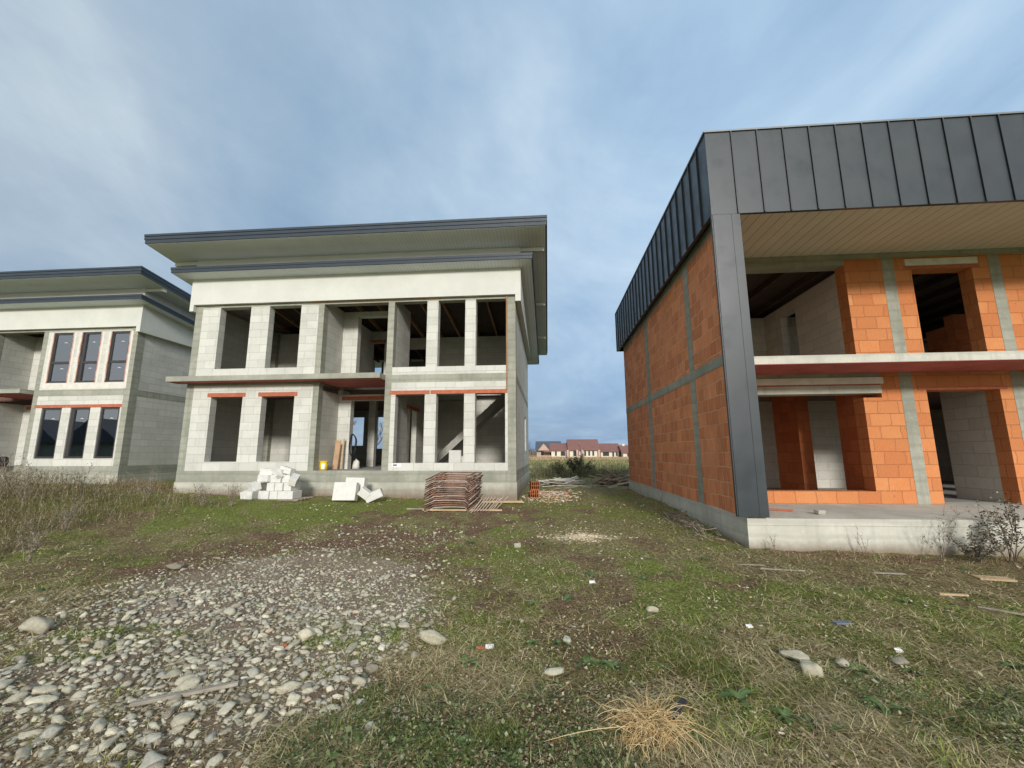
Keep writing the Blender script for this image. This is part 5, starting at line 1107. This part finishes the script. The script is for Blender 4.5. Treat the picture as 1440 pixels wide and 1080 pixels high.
# ================================================================== sky and sun
EL, AZ = math.radians(19), math.radians(170)                   # sun behind the camera, slightly to the right
w = bpy.data.worlds.new('World'); scene.world = w; w.use_nodes = True; t = w.node_tree; t.nodes.clear()
class WN(N):
    def __init__(s): s.t = t; s.out = t.nodes.new('ShaderNodeOutputWorld')
W_ = WN()
sky = W_.n('ShaderNodeTexSky'); sky.sky_type = 'NISHITA'; sky.sun_disc = False; sky.sun_elevation = EL; sky.sun_rotation = AZ; sky.air_density = 1.2; sky.dust_density = 2.0; sky.ozone_density = 1.5
dirv = W_.n('ShaderNodeTexCoord').outputs['Generated']; sp = W_.n('ShaderNodeSeparateXYZ', {0: dirv})
zc = W_.math('ADD', W_.math('MAXIMUM', sp.outputs[2], 0.0), .16)
pl_ = W_.n('ShaderNodeCombineXYZ', {0: W_.math('DIVIDE', sp.outputs[0], zc), 1: W_.math('DIVIDE', sp.outputs[1], zc), 2: 0.0}).outputs[0]
rot = W_.n('ShaderNodeMapping'); rot.inputs['Rotation'].default_value = (0, 0, math.radians(-8)); rot.inputs['Scale'].default_value = (.80, .50, 1); W_.set(rot.inputs['Vector'], pl_)
n1 = W_.noise(1.15, 7, .55, vec=rot.outputs[0], dist=.9); n2 = W_.noise(3.2, 8, .6, vec=rot.outputs[0], dist=.3); n3 = W_.noise(.55, 3, .5, vec=pl_)
cl = W_.math('ADD', W_.math('ADD', W_.math('MULTIPLY', n1, .50), W_.math('MULTIPLY', n2, .20)), W_.math('MULTIPLY', n3, .30))
up_ = W_.remap(sp.outputs[2], .0, .5, 0, 1)
# cloud sheet: blue grey low down, milky overhead
lowc = W_.ramp(cl, [(.36, (.11, .195, .35)), (.5, (.16, .255, .405)), (.62, (.24, .335, .47))])
hic = W_.ramp(cl, [(.38, (.21, .32, .45)), (.46, (.295, .405, .525)), (.54, (.40, .50, .595)), (.64, (.59, .68, .735))])
c = W_.mix(up_, lowc, hic)
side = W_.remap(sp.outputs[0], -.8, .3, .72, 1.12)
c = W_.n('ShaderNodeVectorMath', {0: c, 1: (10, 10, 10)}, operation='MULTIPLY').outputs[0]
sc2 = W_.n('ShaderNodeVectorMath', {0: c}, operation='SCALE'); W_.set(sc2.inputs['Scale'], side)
# warm brightness added to the unseen sky behind the camera, as fill light
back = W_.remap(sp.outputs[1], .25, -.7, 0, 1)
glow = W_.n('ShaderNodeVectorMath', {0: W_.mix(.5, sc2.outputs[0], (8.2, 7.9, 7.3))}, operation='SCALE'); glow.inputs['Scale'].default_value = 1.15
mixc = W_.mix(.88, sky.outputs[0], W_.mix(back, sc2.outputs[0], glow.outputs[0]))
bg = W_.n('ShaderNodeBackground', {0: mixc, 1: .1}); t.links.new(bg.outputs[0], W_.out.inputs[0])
sd = bpy.data.lights.new('sun', 'SUN'); sd.energy = 2.25; sd.angle = math.radians(8); sd.color = (1.0, .96, .91)
so = bpy.data.objects.new('sun', sd); COL.objects.link(so)
sdir = Vector((math.sin(AZ)*math.cos(EL), math.cos(AZ)*math.cos(EL), math.sin(EL)))
so.rotation_euler = sdir.to_track_quat('Z', 'Y').to_euler(); so.location = sdir*50
scene.view_settings.view_transform = 'Standard'; scene.view_settings.look = 'None'; scene.view_settings.exposure = .58; scene.view_settings.gamma = 1
scene.cycles.max_bounces = 6; scene.cycles.diffuse_bounces = 4; scene.cycles.use_denoising = True
